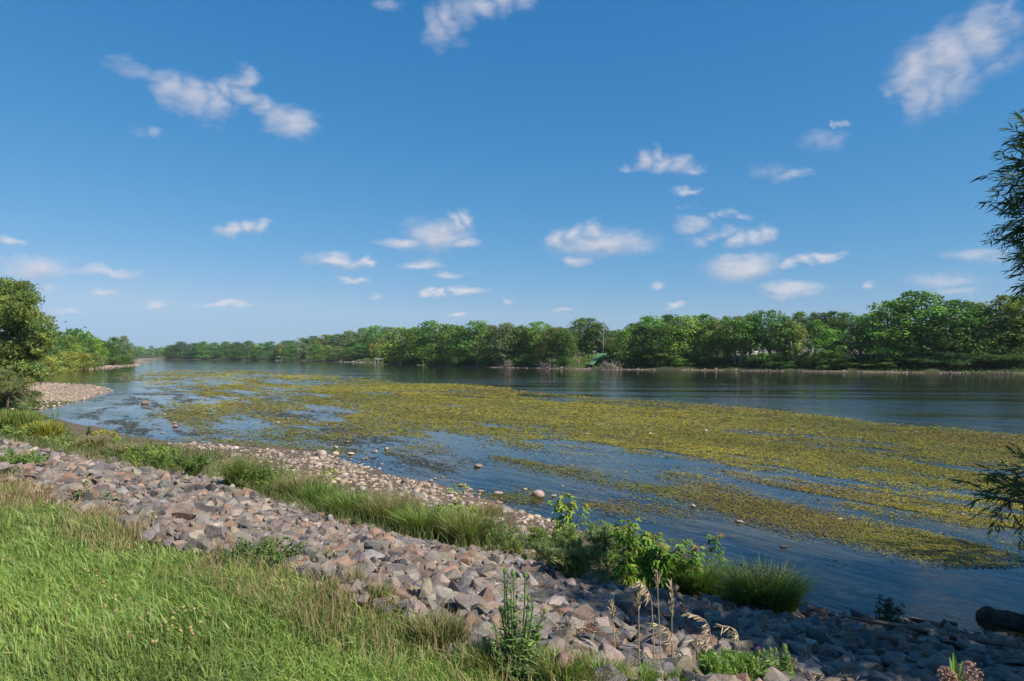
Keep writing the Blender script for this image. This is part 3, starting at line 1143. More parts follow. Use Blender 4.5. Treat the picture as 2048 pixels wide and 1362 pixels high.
ii, jj = np.meshgrid(np.arange(4), np.arange(m_ - 1), indexing='ij')
b0 = (ii * m_ + jj).ravel()
link('shore', mesh_np('shore', sv, [np.stack([b0, b0 + 1, b0 + m_ + 1, b0 + m_], 1)], np.concatenate(scol), True), M_EARTH, kind='structure')
nst = 2600
k = rng.integers(0, m_, nst)
o2 = rng.normal(.3, 1.0, nst) + wob[k] * 1.1
jx = rng.uniform(-1.3, 1.3, nst)
pos = np.stack([cx_[k] + nx_[k] * o2 + tx[k] / tl[k] * jx, cy_[k] + ny_[k] * o2 + ty[k] / tl[k] * jx, np.clip(.06 + o2 * .15, .0, .5)], 1)
s = np.exp(rng.normal(-.9, .45, nst)) * np.clip(pos[:, 1] / 200, .8, 2.4)
tag(scatter_mesh(ROUND_LO[:5], rng.integers(0, 5, nst), pos, s, rot_mats(nst, .2), np.array([.27, .225, .185]) * rng.uniform(.35, 1.3, (nst, 1))).build('gravel', M_COBBLE, None, True),
    'line of pale stones along the foot of the far bank', 'gravel', kind='stuff')

# ------------------------------------------------------------------ boulders and single stones in the water
def boulder(px, py, wpx_, label, seed, flat=.6, col=(.42, .34, .27), name='boulder', group=None, sub=3, aspect=.8, cat='boulder', sink=.16, turn=0):
    """px, py: foot of the stone in the picture, wpx_: its width there"""
    p = on_z(px, py)
    size = wpx_ / F_PX * p[1] * .92
    flat = flat * .85
    v, f = round_stone(seed, sub, flat)
    o = link(name, mesh_np(name, v * size * np.array([1, aspect, 1]), [f], np.ones((len(v), 3)), True), M_COBBLE)
    o.location = (p[0], p[1], size * flat * (.5 - sink))
    o.rotation_euler = (0, 0, R(turn))
    o.color = (*col, 1)
    return tag(o, label, cat, group)


boulder(642, 914, 25, 'largest rounded tan boulder at the tip of the cobble beach', 11, .95, (.44, .37, .31))
boulder(627, 923, 24, 'low flat tan boulder leaning against the largest one on the beach tip', 12, .62, (.42, .35, .29))
boulder(616, 913, 13, 'small grey round boulder left of the largest one on the beach tip', 13, .85, (.30, .27, .26))
boulder(672, 911, 16, 'pale upright rounded boulder standing at the water right of the largest one', 14, .85, (.46, .39, .33))
boulder(1077, 994, 31, 'reddish-brown rounded boulder alone in the water beyond the leafy saplings', 15, .68, (.42, .31, .26))
boulder(1107, 993, 15, 'small flat stone just right of the reddish-brown boulder in the water', 16, .4, (.40, .31, .25), 'stone', cat='stone')
boulder(1050, 980, 11, 'small dark-footed stone just left of the reddish-brown boulder', 17, .6, (.36, .28, .22), 'stone', cat='stone')
boulder(957, 934, 21, 'low grey-brown stone alone in open water off the cobble beach', 18, .42, (.26, .22, .20), 'stone', cat='stone')
boulder(996, 989, 23, 'wide flat pale stone at the water edge beside dry weeds', 19, .45, (.42, .35, .30), 'stone', cat='stone')
boulder(962, 985, 14, 'brown rounded stone on the beach edge behind the maple sapling', 20, .7, (.36, .27, .22), 'stone', cat='stone')
boulder(924, 971, 21, 'flat tan stone lying off the beach above the maple sapling', 21, .35, (.44, .35, .26), 'stone', cat='stone')
boulder(940, 980, 12, 'little tan stone in the water just below the flat tan one', 22, .45, (.42, .34, .27), 'stone', cat='stone')
boulder(1386, 1013, 11, 'small pinkish stone in the water beside a yellow weed patch', 23, .55, (.40, .30, .26), 'stone', cat='stone')
boulder(1479, 1045, 18, 'slender pale stone slanting in dark open water', 24, .38, (.40, .33, .29), 'stone', cat='stone', aspect=.6, turn=-25)
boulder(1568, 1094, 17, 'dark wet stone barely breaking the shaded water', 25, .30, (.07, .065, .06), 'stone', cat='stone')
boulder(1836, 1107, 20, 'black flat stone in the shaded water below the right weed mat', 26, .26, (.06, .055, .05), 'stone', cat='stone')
boulder(1125, 1056, 17, 'dark grey stone in the water just behind the leafy saplings', 27, .8, (.17, .155, .15), 'stone', cat='stone')
boulder(290, 808, 16, 'squat brown boulder in the shallows near the gravel bar', 28, .62, (.30, .23, .19))
boulder(351, 854, 13, 'reddish stone in the shallows left of the weed mats', 29, .6, (.36, .22, .17), 'stone', cat='stone')
boulder(348, 847, 9, 'small reddish stone touching a larger reddish one in the shallows', 30, .6, (.36, .24, .19), 'stone', cat='stone')
boulder(1040, 1066, 28, 'big pale rounded stone at the narrow water channel below the beach', 31, .8, (.48, .40, .33))
boulder(1035, 1038, 25, 'flat layered tan stone beside the narrow water channel', 32, .4, (.44, .36, .28), 'stone', cat='stone')
boulder(1073, 1036, 19, 'pale low stone on the far side of the narrow water channel', 33, .5, (.46, .38, .29), 'stone', cat='stone')
boulder(695, 942, 13, 'dark-based tan stone standing in the little cove of the beach', 34, .7, (.42, .33, .27), 'stone', cat='stone')
SMALL = [(695, 885, 14), (671, 896, 13), (773, 899, 13), (702, 909, 14), (732, 918, 9), (740, 914, 7), (726, 919, 7), (720, 932, 12), (729, 937, 10), (735, 936, 10), (716, 926, 9), (745, 923, 5), (764, 929, 6),
         (578, 888, 8), (500, 884, 9), (460, 880, 9), (556, 846, 9), (575, 838, 8), (412, 800, 7), (1412, 862, 10), (1583, 860, 8), (1300, 868, 9), (1830, 864, 8), (2005, 876, 9), (1500, 864, 8), (1640, 866, 7), (1175, 868, 7),
         (330, 830, 8), (325, 866, 8), (388, 886, 9), (240, 758, 6), (255, 752, 6), (205, 762, 6), (1925, 1030, 9), (1680, 1039, 11), (1125, 973, 7), (885, 955, 8), (870, 958, 8), (862, 962, 9), (905, 962, 7)]
for k, (a, b, w) in enumerate(sorted(SMALL)):
    boulder(a, b, w * 1.15, f'small tan stone breaking the shallow water, {ordinal(k)} of its kind from the left', 700 + k, float(rng.uniform(.35, .6)), tuple(cob_colours(1)[0]), 'stone', 'small stones showing above the shallows', 2, cat='stone', turn=float(rng.uniform(0, 180)))
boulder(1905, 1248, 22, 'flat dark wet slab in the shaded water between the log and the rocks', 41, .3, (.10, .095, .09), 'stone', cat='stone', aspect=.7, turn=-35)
# ------------------------------------------------------------------ trees
def crown_cards(lobes, per_area, leaf, aspect=.6, droop=0.0, core=.72, jitter=.36, cols=None, hue=.14):
    """leaf clumps over and through a set of ellipsoid lobes (centre, radii)"""
    vs, fs, cs, n = [], [], [], 0
    for c, r in lobes:
        c, r = np.asarray(c, float), np.asarray(r, float)
        cnt = max(8, int(per_area * 4 * math.pi * (r[0] * r[1] * r[2]) ** (2 / 3)))
        d = rand_dirs(cnt)
        d[:, 2] = np.where((d[:, 2] < -.35) & (rng.uniform(0, 1, cnt) < .5), -d[:, 2], d[:, 2])
        rad = core + (1.08 - core) * rng.uniform(0, 1, cnt) ** .45
        p = c + d * r * rad[:, None] * (1 + .16 * rng.normal(size=(cnt, 1)))
        nr = norm(d / r + jitter * rng.normal(size=(cnt, 3)) * np.linalg.norm(d / r, axis=1, keepdims=True))
        if droop:
            nr[:, 2] *= (1 - droop)
        v, f = cards(p, nr, leaf * rng.uniform(.6, 1.35, cnt), aspect)
        tone = 1 + hue * rng.normal()
        warm = rng.normal(0, .09)
        cc = np.array([1 + warm, 1.0, 1 - warm]) * tone * rng.uniform(.8, 1.2, (cnt, 1))
        vs.append(v)
        fs.append(f + n)
        cs.append(np.repeat(cc, 4, 0))
        n += len(v)
    return np.concatenate(vs), np.concatenate(fs), np.concatenate(cs)


def tree_proto(seed, style):
    """a tree one unit tall: trunk mesh with limbs, crown mesh of leaf clumps"""
    r = np.random.default_rng(seed)
    low = {'full': .03, 'high': .26, 'cone': .05, 'willow': .03, 'shrub': .0, 'plume': .06}[style]
    wid = {'full': .36, 'high': .34, 'cone': .24, 'willow': .42, 'shrub': .62, 'plume': .40}[style]
    nl = {'full': 60, 'high': 46, 'cone': 40, 'willow': 54, 'shrub': 30, 'plume': 76}[style]
    lobes = []
    for k in range(nl):
        h = low + (1 - low) * ((k + r.uniform(.2, .8)) / nl)
        t = (h - low) / (1 - low)
        prof = (math.sin(math.pi * min(t * .80 + .20, 1) ** .9)) ** .5 if style != 'cone' else (1 - t) ** .7 * min(1, t * 5 + .35)
        prof = max(prof, .12)
        a = r.uniform(0, 2 * math.pi)
        rr = wid * prof * r.uniform(.35, .92)
        s = wid * r.uniform(.22, .42) * (.55 + .45 * prof)
        if style == 'plume':
            s *= .72
        lobes.append(((rr * math.cos(a), rr * math.sin(a), min(h, 1 - s * .7)), (s, s, s * (1.25 if style == 'willow' else r.uniform(.6, .95)))))
    lobes.append(((0, 0, low + (1 - low) * .5), (wid * .55, wid * .55, (1 - low) * .40)))
    v, f, c = crown_cards(lobes, {'plume': 560, 'shrub': 420}.get(style, 500), .042 if style != 'shrub' else .055, .55, .3 if style == 'willow' else 0, hue=.24)
    crown = mesh_np('crown', v, [f], c)
    crown.materials.append(M_LEAF)
    b = MB()
    top = .8 if style != 'shrub' else .5
    rt = .020 if style != 'shrub' else .012
    bend = r.normal(0, .02, 2)
    zz = np.linspace(-.03, top, 7)
    pts = np.stack([bend[0] * zz * 2, bend[1] * zz * 2, zz], 1)
    vv, ff = tube(pts, rt * (1.15 - .85 * (zz / top)), 6)
    b.add(vv, ff, (1, 1, 1))
    for k in range(7):
        h0 = r.uniform(.14, .6) * top
        a = r.uniform(0, 6.28)
        L = wid * r.uniform(.6, .95)
        s = np.linspace(0, 1, 4)[:, None]
        p = np.array([bend[0] * h0 * 2, bend[1] * h0 * 2, h0]) + s * L * np.array([math.cos(a), math.sin(a), .75]) + s ** 2 * np.array([0, 0, .05])
        vv, ff = tube(p, rt * .45 * (1.1 - s[:, 0]), 4)
        b.add(vv, ff, (1, 1, 1))
    tr = b.mesh('trunk')
    tr.materials.append(M_BARK)
    return tr, crown


PROTO = {s: [tree_proto(1000 + 17 * k + 131 * i, s) for k in range(m)] for i, (s, m) in enumerate((('full', 4), ('high', 2), ('cone', 2), ('willow', 2), ('shrub', 3), ('plume', 3)))}
TINT = {'deep': (.080, .155, .036), 'green': (.120, .218, .044), 'bright': (.180, .280, .048), 'yellow': (.240, .260, .052), 'olive': (.145, .195, .050), 'grey': (.155, .190, .078), 'blue': (.076, .146, .056), 'brown': (.19, .165, .07)}
WORD = {'deep': 'dark green', 'green': 'mid green', 'bright': 'bright green', 'yellow': 'yellowish green', 'olive': 'olive green', 'grey': 'greyish green', 'blue': 'bluish dark green', 'brown': 'browning'}
SHAPE = {'full': 'round-crowned tree', 'high': 'bare-trunked tree', 'cone': 'narrow pointed tree', 'willow': 'drooping tree', 'shrub': 'bushy shrub', 'plume': 'ragged-topped tree'}
_use = {}


def tree(px, top, wpx_, depth, style, tint, label, group, bark=(.17, .14, .11), name='tree', base=None, cat='tree', turn=None):
    k = _use.get(style, 0)
    _use[style] = k + 1
    tr, cr = PROTO[style][k % len(PROTO[style])]
    x = at_depth(px, 700, depth)[0]
    z = hz(x, depth) if base is None else base
    hgt = at_depth(px, top, depth)[2] - z
    wid = wpx_ / F_PX * depth
    nat = {'full': .36, 'high': .34, 'cone': .24, 'willow': .42, 'shrub': .62, 'plume': .40}[style] * 1.75
    sx = wid / nat
    o = empty(name, (x, depth, z), label, cat, group, float(rng.uniform(0, 6.28)) if turn is None else turn)
    o.scale = (sx, sx, hgt)
    t = link('trunk', tr, parent=o)
    t.color = (*bark, 1)
    c = link('crown', cr, parent=o)
    col = np.array(TINT[tint]) * 1.12 * rng.uniform(.82, 1.2) * (1 + rng.normal(0, .06, 3))
    c.color = (*col, 1)
    return o


ORD = ['first', 'second', 'third', 'fourth', 'fifth', 'sixth', 'seventh', 'eighth', 'ninth', 'tenth', 'eleventh', 'twelfth', 'thirteenth', 'fourteenth', 'fifteenth', 'sixteenth', 'seventeenth', 'eighteenth', 'nineteenth', 'twentieth', 'twenty-first', 'twenty-second', 'twenty-third', 'twenty-fourth']
FAR_A = np.array(FAR)
FAR_D = FAR_A[:, 1]
FAR_X = np.array([p[0] for p in FAR_PIX], float)


def far_depth(px):
    return float(1 / np.interp(px, FAR_X, 1 / FAR_D))


# the far bank, left to right.  px, top, width, metres behind the waterline, style, tint
POINT = [(343, 691, 30, 10, 'full', 'deep'), (362, 683, 34, 14, 'full', 'deep'), (388, 686, 32, 12, 'full', 'blue'), (408, 683, 30, 20, 'full', 'green'), (430, 685, 32, 12, 'full', 'deep'), (452, 683, 30, 18, 'full', 'green'),
         (474, 684, 32, 12, 'full', 'deep'), (497, 682, 34, 14, 'full', 'deep'), (520, 686, 30, 12, 'full', 'green'), (541, 683, 32, 14, 'full', 'blue'), (563, 688, 32, 12, 'full', 'olive'), (586, 690, 34, 12, 'full', 'deep'),
         (610, 687, 34, 12, 'plume', 'grey'), (634, 689, 34, 12, 'full', 'green'), (656, 690, 34, 11, 'full', 'bright'), (678, 692, 34, 14, 'plume', 'grey'), (700, 694, 34, 22, 'high', 'deep'), (722, 690, 34, 26, 'high', 'deep')]
for k, (px, top, w, off, st, ti) in enumerate(POINT):
    tree(px, top, w * 1.15, far_depth(px) + off, st, ti, f'{WORD[ti]} {SHAPE[st]}, {ORD[k]} in the waterside row from the wooded point', 'waterside trees on the wooded point')
HILL = [(575, 681, 40, 'deep'), (603, 676, 40, 'olive'), (628, 672, 40, 'deep'), (652, 669, 42, 'olive'), (676, 668, 40, 'deep'), (700, 662, 44, 'olive'), (726, 656, 44, 'green'), (752, 651, 44, 'green'), (776, 654, 40, 'olive'), (640, 682, 40, 'olive'), (690, 678, 40, 'deep'), (735, 672, 42, 'olive')]
for k, (px, top, w, ti) in enumerate(HILL):
    tree(px, top, w * 1.15, far_depth(px) + 60 + 10 * (k % 3), 'full', ti, f'{WORD[ti]} round tree, {ORD[k]} in the upper row left of the boat shelter', 'upper row of trees left of the boat shelter')
MID = [(764, 679, 36, 12, 'willow', 'yellow'), (800, 655, 66, 13, 'full', 'bright'), (832, 656, 50, 17, 'full', 'green'), (864, 642, 58, 20, 'full', 'green'), (893, 648, 46, 14, 'full', 'green'), (922, 651, 52, 14, 'plume', 'green'),
       (955, 642, 56, 18, 'full', 'green'), (988, 651, 46, 12, 'plume', 'olive'), (1016, 647, 52, 12, 'full', 'grey'), (1046, 651, 44, 18, 'full', 'deep'), (1078, 643, 54, 20, 'plume', 'green'), (1108, 656, 44, 12, 'full', 'olive'),
       (1130, 660, 34, 10, 'willow', 'olive'), (1172, 636, 60, 46, 'full', 'deep'), (1196, 646, 40, 48, 'plume', 'blue'), (1226, 676, 40, 44, 'full', 'olive'), (1256, 655, 44, 12, 'full', 'green'), (1290, 648, 54, 14, 'full', 'deep')]
for k, (px, top, w, off, st, ti) in enumerate(MID):
    tree(px, top, w * 1.38, far_depth(px) + 2.5 + off * .5, st, ti, f'{WORD[ti]} {SHAPE[st]}, {ORD[k]} along the far bank right of the boat shelter', 'trees across the middle of the far bank')
BACKM = [(848, 655, 50, 'deep'), (905, 655, 52, 'deep'), (975, 655, 50, 'olive'), (1030, 656, 50, 'deep'), (1062, 655, 48, 'brown'), (1120, 655, 52, 'olive'), (1232, 662, 40, 'deep'), (1268, 647, 44, 'green')]
for k, (px, top, w, ti) in enumerate(BACKM):
    tree(px, top, w * 1.2, far_depth(px) + 42, 'full', ti, f'{WORD[ti]} treetop, {ORD[k]} showing behind the middle trees of the far bank', 'treetops behind the middle of the far bank')
RIGHT = [(1300, 632, 60, 22, 'full', 'green'), (1330, 650, 58, 10, 'full', 'deep'), (1372, 632, 66, 16, 'full', 'bright'), (1405, 629, 56, 24, 'full', 'green'), (1434, 640, 48, 14, 'plume', 'olive'), (1470, 640, 46, 8, 'high', 'olive'),
         (1498, 632, 60, 10, 'high', 'green'), (1540, 620, 76, 12, 'plume', 'deep'), (1568, 640, 50, 16, 'high', 'grey'), (1594, 650, 36, 10, 'full', 'yellow'), (1628, 640, 44, 18, 'high', 'green'), (1660, 660, 48, 8, 'full', 'green'), (1692, 668, 50, 10, 'full', 'blue'),
         (1722, 660, 34, 12, 'high', 'brown'), (1778, 602, 90, 14, 'plume', 'green'), (1842, 583, 118, 18, 'plume', 'green'), (1908, 600, 90, 14, 'plume', 'deep'), (1960, 612, 70, 16, 'plume', 'deep'), (2010, 592, 90, 16, 'plume', 'bright'), (2062, 586, 90, 20, 'plume', 'green'), (2120, 600, 90, 16, 'full', 'green')]
for k, (px, top, w, off, st, ti) in enumerate(RIGHT):
    tree(px, top, w * 1.38, far_depth(px) + 2.5 + off * .5, st, ti, f'{WORD[ti]} {SHAPE[st]}, {ORD[k]} along the far bank right of the swing frame', 'trees along the right half of the far bank')
BACKR = [(1340, 629, 60, 'deep'), (1425, 636, 50, 'olive'), (1455, 632, 40, 'green'), (1476, 632, 34, 'brown'), (1508, 627, 50, 'green'), (1605, 624, 50, 'green'), (1632, 625, 44, 'deep'), (1662, 623, 60, 'deep'), (1692, 625, 56, 'deep'), (1722, 634, 50, 'deep'), (1748, 624, 50, 'green'), (1945, 604, 60, 'olive'), (1588, 648, 40, 'olive')]
for k, (px, top, w, ti) in enumerate(BACKR):
    tree(px, top, w * 1.2, far_depth(px) + 45, 'full', ti, f'{WORD[ti]} treetop, {ORD[k]} showing behind the trees of the right far bank', 'treetops behind the right far bank')
SHRUBS = [(770, 716, 40, 5, 'green'), (830, 716, 46, 6, 'deep'), (880, 718, 44, 6, 'green'), (935, 717, 46, 6, 'deep'), (985, 715, 50, 6, 'deep'), (1045, 716, 40, 7, 'bright'), (1122, 712, 36, 6, 'green'), (1266, 714, 40, 6, 'deep'), (1322, 700, 56, 6, 'bright'), (1365, 718, 36, 6, 'green'), (1408, 714, 50, 7, 'deep'), (1530, 708, 56, 6, 'deep'), (1572, 722, 30, 5, 'green'), (1655, 702, 60, 5, 'green'), (1700, 724, 40, 5, 'bright'), (1760, 722, 60, 6, 'green'), (1800, 712, 66, 8, 'deep'), (1850, 712, 80, 7, 'deep'), (1912, 706, 70, 6, 'blue'), (1965, 708, 80, 7, 'deep'), (2025, 706, 80, 7, 'deep')]
for k, (px, top, w, off, ti) in enumerate(SHRUBS):
    tree(px, top, w * 1.2, far_depth(px) + off, 'shrub', ti, f'{WORD[ti]} shrub, {ORD[k]} at the far bank foot right of the boat shelter', 'shrubs at the foot of the far bank', name='shrub', cat='shrub')
inner = []                                           # the depth of the wood behind the front rows, down to its shaded floor
for k in range(120):
    px = rng.uniform(600, 2250)
    if 1470 < px < 1505 or 1605 < px < 1632 or 1700 < px < 1726:
        continue
    dep = far_depth(min(px, 2040)) + rng.uniform(48, 85)
    x = at_depth(px, 700, dep)[0]
    inner.append(((x, dep, 4.5 + 3.4), (rng.uniform(4, 6), 3.5, 4.4)))
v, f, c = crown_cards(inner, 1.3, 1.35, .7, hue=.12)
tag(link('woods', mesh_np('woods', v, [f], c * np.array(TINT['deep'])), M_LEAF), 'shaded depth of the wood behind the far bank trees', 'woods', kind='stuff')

# near bank beyond the willow
LEFT = [(60, 668, 60, 150, 'full', 'green'), (92, 668, 50, 150, 'full', 'deep'), (115, 663, 44, 175, 'full', 'green'), (140, 672, 44, 185, 'full', 'olive'), (165, 668, 40, 210, 'plume', 'deep'), (188, 676, 40, 215, 'full', 'bright'), (205, 682, 36, 222, 'high', 'deep'), (226, 674, 36, 240, 'full', 'deep'), (247, 672, 34, 262, 'plume', 'grey'),
        (258, 692, 22, 285, 'full', 'green'), (150, 690, 50, 178, 'full', 'bright'), (118, 700, 56, 158, 'shrub', 'yellow'), (150, 706, 50, 172, 'shrub', 'yellow'), (180, 706, 48, 192, 'shrub', 'olive'), (92, 712, 50, 140, 'shrub', 'yellow'), (228, 705, 40, 238, 'shrub', 'deep'), (250, 708, 30, 262, 'shrub', 'deep')]
for k, (px, top, w, dep, st, ti) in enumerate(LEFT):
    tree(px, top, w * 1.2, dep, st, ti, f'{WORD[ti]} {SHAPE[st]}, {ORD[k]} on the left bank behind the willow', 'trees on the left bank behind the willow', bark=(.26, .22, .18), name='shrub' if st == 'shrub' else 'tree', cat='shrub' if st == 'shrub' else 'tree')

# the wood that closes the river far upstream: one mass
b = []
for k in range(95):
    x = -640 + k * 7.5 + rng.uniform(-3, 3)
    y = 1085 + rng.uniform(-25, 60) - max(0, x + 330) * .05
    h = rng.uniform(15, 21) * (1 if x > -560 else .9)
    b.append(((x, y, h * .48), (rng.uniform(6, 10), 8, h * .52)))
for k in range(70):                                  # left bank running up to it
    f = k / 70
    x, y = np.interp(f, [0, .35, 1], [-200, -330, -600]) - rng.uniform(8, 26), np.interp(f, [0, .35, 1], [330, 560, 1040])
    h = rng.uniform(11, 16)
    b.append(((x, y, h * .5), (rng.uniform(5, 8), 7, h * .5)))
v, f, c = crown_cards(b, .32, 3.2, .7, hue=.12)
o = link('woods', mesh_np('woods', v, [f], c * np.array(TINT['green']) * .9), M_LEAF)
tag(o, 'distant strip of woods closing the river at the horizon', 'woods', kind='stuff')

# undergrowth on the slope of the far bank
nb = 15000
ss_ = rng.uniform(0, cum[-1], nb)
ss_ = np.where(rng.uniform(0, 1, nb) < .65, rng.uniform(cum[-1] * .45, cum[-1], nb), ss_)
off = rng.uniform(3.4, 15, nb)
k = np.clip((ss_ / 2.5).astype(int), 0, m_ - 1)
bx, by = cx_[k] + nx_[k] * off + rng.uniform(-1.2, 1.2, nb), cy_[k] + ny_[k] * off + rng.uniform(-1.2, 1.2, nb)
hgt = np.clip(.5 + .8 * fbm(bx * .12, by * .12), .1, 1.6)
bz = H(bx, by) + rng.uniform(0, 1, nb) * hgt
v, f = cards(np.stack([bx, by, bz], 1), norm(np.array([[0, -.4, .8]]) + .7 * rng.normal(size=(nb, 3))), rng.uniform(.35, .8, nb), .6)
lawn = np.clip(.5 + fbm(bx * .07 + 5, by * .07), 0, 1)[:, None]
col = (np.array(TINT['green']) * (1 - lawn) + np.array(TINT['bright']) * lawn) * rng.uniform(.75, 1.25, (nb, 1))
o = link('undergrowth', mesh_np('undergrowth', v, [f], np.repeat(col, 4, 0)), M_LEAF)
tag(o, 'low green undergrowth covering the slope of the far bank', 'undergrowth', kind='stuff')

# dead grey trees
def bare_tree(px, top, depth, seed, label, col=(.30, .26, .23), spread=.28, nb_=16):
    r = np.random.default_rng(seed)
    x = at_depth(px, 700, depth)[0]
    z = hz(x, depth)
    hgt = at_depth(px, top, depth)[2] - z
    o = empty('bare_tree', (x, depth, z), label, 'dead tree')
    b = MB()
    s = np.linspace(0, 1, 6)[:, None]
    vv, ff = tube(np.concatenate([s * .02 * hgt, s * 0, s * hgt], 1), hgt * .014 * (1.1 - s[:, 0]) + .015, 6)
    b.add(vv, ff, col)
    b.build('trunk', M_BARK, o)
    b = MB()
    for k in range(nb_):
        h0 = r.uniform(.25, .9)
        a = r.uniform(0, 6.28)
        L = hgt * spread * r.uniform(.5, 1) * (1.2 - h0)
        s = np.linspace(0, 1, 5)[:, None]
        p = np.array([.02 * hgt * h0, 0, h0 * hgt]) + s * L * np.array([math.cos(a), math.sin(a), .8]) + np.cumsum(r.normal(0, .03 * L, (5, 3)), 0)
        vv, ff = tube(p, hgt * .006 * (1.15 - s[:, 0]) + .012, 4)
        b.add(vv, ff, col)
        for q in range(3):
            st = p[r.integers(2, 5)]
            d2 = norm(r.normal(size=3) + np.array([math.cos(a), math.sin(a), .7]))
            vv, ff = tube(np.stack([st, st + d2 * L * .3, st + d2 * L * .5 + np.array([0, 0, .1])]), [.03, .02, .012], 4)
            b.add(vv, ff, col)
    b.build('branches', M_BARK, o)
    return o


bare_tree(1206, 640, far_depth(1206) + 20, 1, 'bare grey snag rising above the dark tree in mid far bank')
bare_tree(597, 680, far_depth(597) + 8, 2, 'leaning bare grey tree in front of the wooded point')
bare_tree(1478, 626, far_depth(1478) + 30, 3, 'thin bare treetop behind the right far bank trees')
bare_tree(1158, 712, far_depth(1158) + 5, 4, 'fallen pale root stump on the eroded far bank', (.42, .30, .20), .7, 10)
for px, w, lab in ((1098, 30, 'grey tangle of dead branches at the water left of the green ramp'), (1222, 22, 'small brown driftwood tangle at the water right of the green ramp'), (1018, 16, 'little brown driftwood heap below the grey-green tree')):
    dep = far_depth(px) + 1.5
    x = at_depth(px, 700, dep)[0]
    b = MB()
    for q in range(90):
        st = np.array([rng.normal(0, w / F_PX * dep * .35), rng.normal(0, .8), rng.uniform(0, 1.2)])
        d2 = norm(rng.normal(size=3) + np.array([0, 0, .5])) * rng.uniform(.8, 2.6)
        vv, ff = tube(np.stack([st, st + d2 * .5 + rng.normal(0, .1, 3), st + d2]), [.07, .05, .02], 4)
        b.add(vv, ff, np.array([.24, .20, .165]) * rng.uniform(.7, 1.3))
    o = b.build('driftwood', M_BARK)
    o.location = (x, dep, .1)
    tag(o, lab, 'driftwood')
# ------------------------------------------------------------------ grass of the near bank
def col_mix(n, *cols, spread=.18):
    c = np.array(cols)[rng.integers(0, len(cols), n)]
    return c * rng.uniform(1 - spread, 1 + spread, (n, 1)) * (1 + rng.normal(0, .04, (n, 3)))


def bank_points(n, umin, umax, vlo, vhi):
    """random points on the near bank; v measured from the top line of the rocks"""
    u = rng.uniform(umin, umax, n)
    v = np.interp(u, TOP_U, TOP_V) + rng.uniform(vlo, vhi, n)
    x, y = u * TV[0] + v * NV[0], u * TV[1] + v * NV[1]
    return x, y, v - np.interp(u, TOP_U, TOP_V)


def in_view(x, y, margin=1.0, ymin=1.6):
    return (y > ymin) & (np.abs(x) < y * .76 + margin)


# green turf: dense close by, thinner and broader with distance
gx_, gy_, gw_ = [], [], []
for lo, hi, dens in ((1.6, 4.2, 6400), (4.2, 6.5, 5600), (6.5, 10, 3000), (10, 16, 1200)):
    area = (hi - lo) * 1.6 * hi + 4
    n = int(area * dens)
    y = rng.uniform(lo, hi, n)
    x = rng.uniform(-1, 1, n) * (.76 * hi + .8)
    x, y = x[in_view(x, y, .8)], y[in_view(x, y, .8)]
    gx_.append(x)
    gy_.append(y)
gx_, gy_ = np.concatenate(gx_), np.concatenate(gy_)
u, v = uv(gx_, gy_)
dv = v - np.interp(u, TOP_U, TOP_V)
clump = fbm(gx_ * 1.6, gy_ * 1.6, 3)
keepg = (dv < -.30 + .3 * fbm(gx_ * .8, gy_ * .8)) & (rng.uniform(0, 1, len(gx_)) < np.clip(.82 + .5 * clump - .35 * sstep(-1.6, -.3, dv), .12, 1))
gx_, gy_, dv, clump = gx_[keepg], gy_[keepg], dv[keepg], clump[keepg]
n = len(gx_)
print('turf blades', n)
h = rng.uniform(.06, .155, n) * (1 + .5 * clump) * np.where(rng.uniform(0, 1, n) < .06, 1.7, 1)
w = rng.uniform(.0045, .0095, n) * np.where(rng.uniform(0, 1, n) < .07, 2.2, 1) * np.clip(gy_ / 4.5, .9, 2.2)
root = np.stack([gx_, gy_, H(gx_, gy_) - .01], 1)
tone = fbm(gx_ * .5 + 7, gy_ * .5, 3)
dry = np.clip(.5 + .9 * fbm(gx_ * .9 + 30, gy_ * .9, 3), 0, 1) * .08 + .5 * sstep(-.7, 0, dv)
isdry = rng.uniform(0, 1, n) < dry * .75
c1 = np.where(isdry[:, None], col_mix(n, (.34, .27, .13), (.28, .24, .10)), col_mix(n, (.250, .350, .070), (.285, .375, .085), (.210, .305, .065), (.320, .385, .110), (.195, .310, .090)))
c1 = c1 * (1.12 + .40 * tone[:, None]) * np.array([1.10, 1.09, 1.24])
phi = rng.uniform(0, 2 * math.pi, n) * .65 + 2.4 + 1.5 * fbm(gx_ * .7 + 3, gy_ * .7)
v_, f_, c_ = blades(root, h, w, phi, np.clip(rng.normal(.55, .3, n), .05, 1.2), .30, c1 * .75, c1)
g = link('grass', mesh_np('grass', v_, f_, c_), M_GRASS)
tag(g, 'unmown bright green grass covering the bank by the camera', 'grass', kind='stuff')

# tan, dried-off grass where the turf meets the rocks
x, y, dv = bank_points(75000, -4, 34, -1.0, .20)
k = in_view(x, y, 1.2) & (y < 26) & (rng.uniform(0, 1, len(x)) < np.clip(.62 + 1.2 * fbm(x * .9, y * .9), 0, 1) * (1 - sstep(-.35, .1, dv)) * np.where(x < -1.2, 1.0, .5))
x, y, dv = x[k], y[k], dv[k]
n = len(x)
print('dry blades', n)
h = rng.uniform(.08, .23, n)
root = np.stack([x, y, H(x, y) - .01], 1)
c1 = col_mix(n, (.36, .28, .15), (.32, .24, .12), (.40, .31, .18), (.24, .25, .09), (.30, .21, .12))
v_, f_, c_ = blades(root, h, rng.uniform(.004, .009, n) * np.clip(y / 5, 1, 2.4), rng.uniform(0, 6.28, n), rng.uniform(.05, .6, n), .2, c1 * .8, c1)
g = link('dry_grass', mesh_np('dry_grass', v_, f_, c_), M_GRASS)
tag(g, 'dried tan grass edging the top of the rock slope', 'dry grass', kind='stuff')

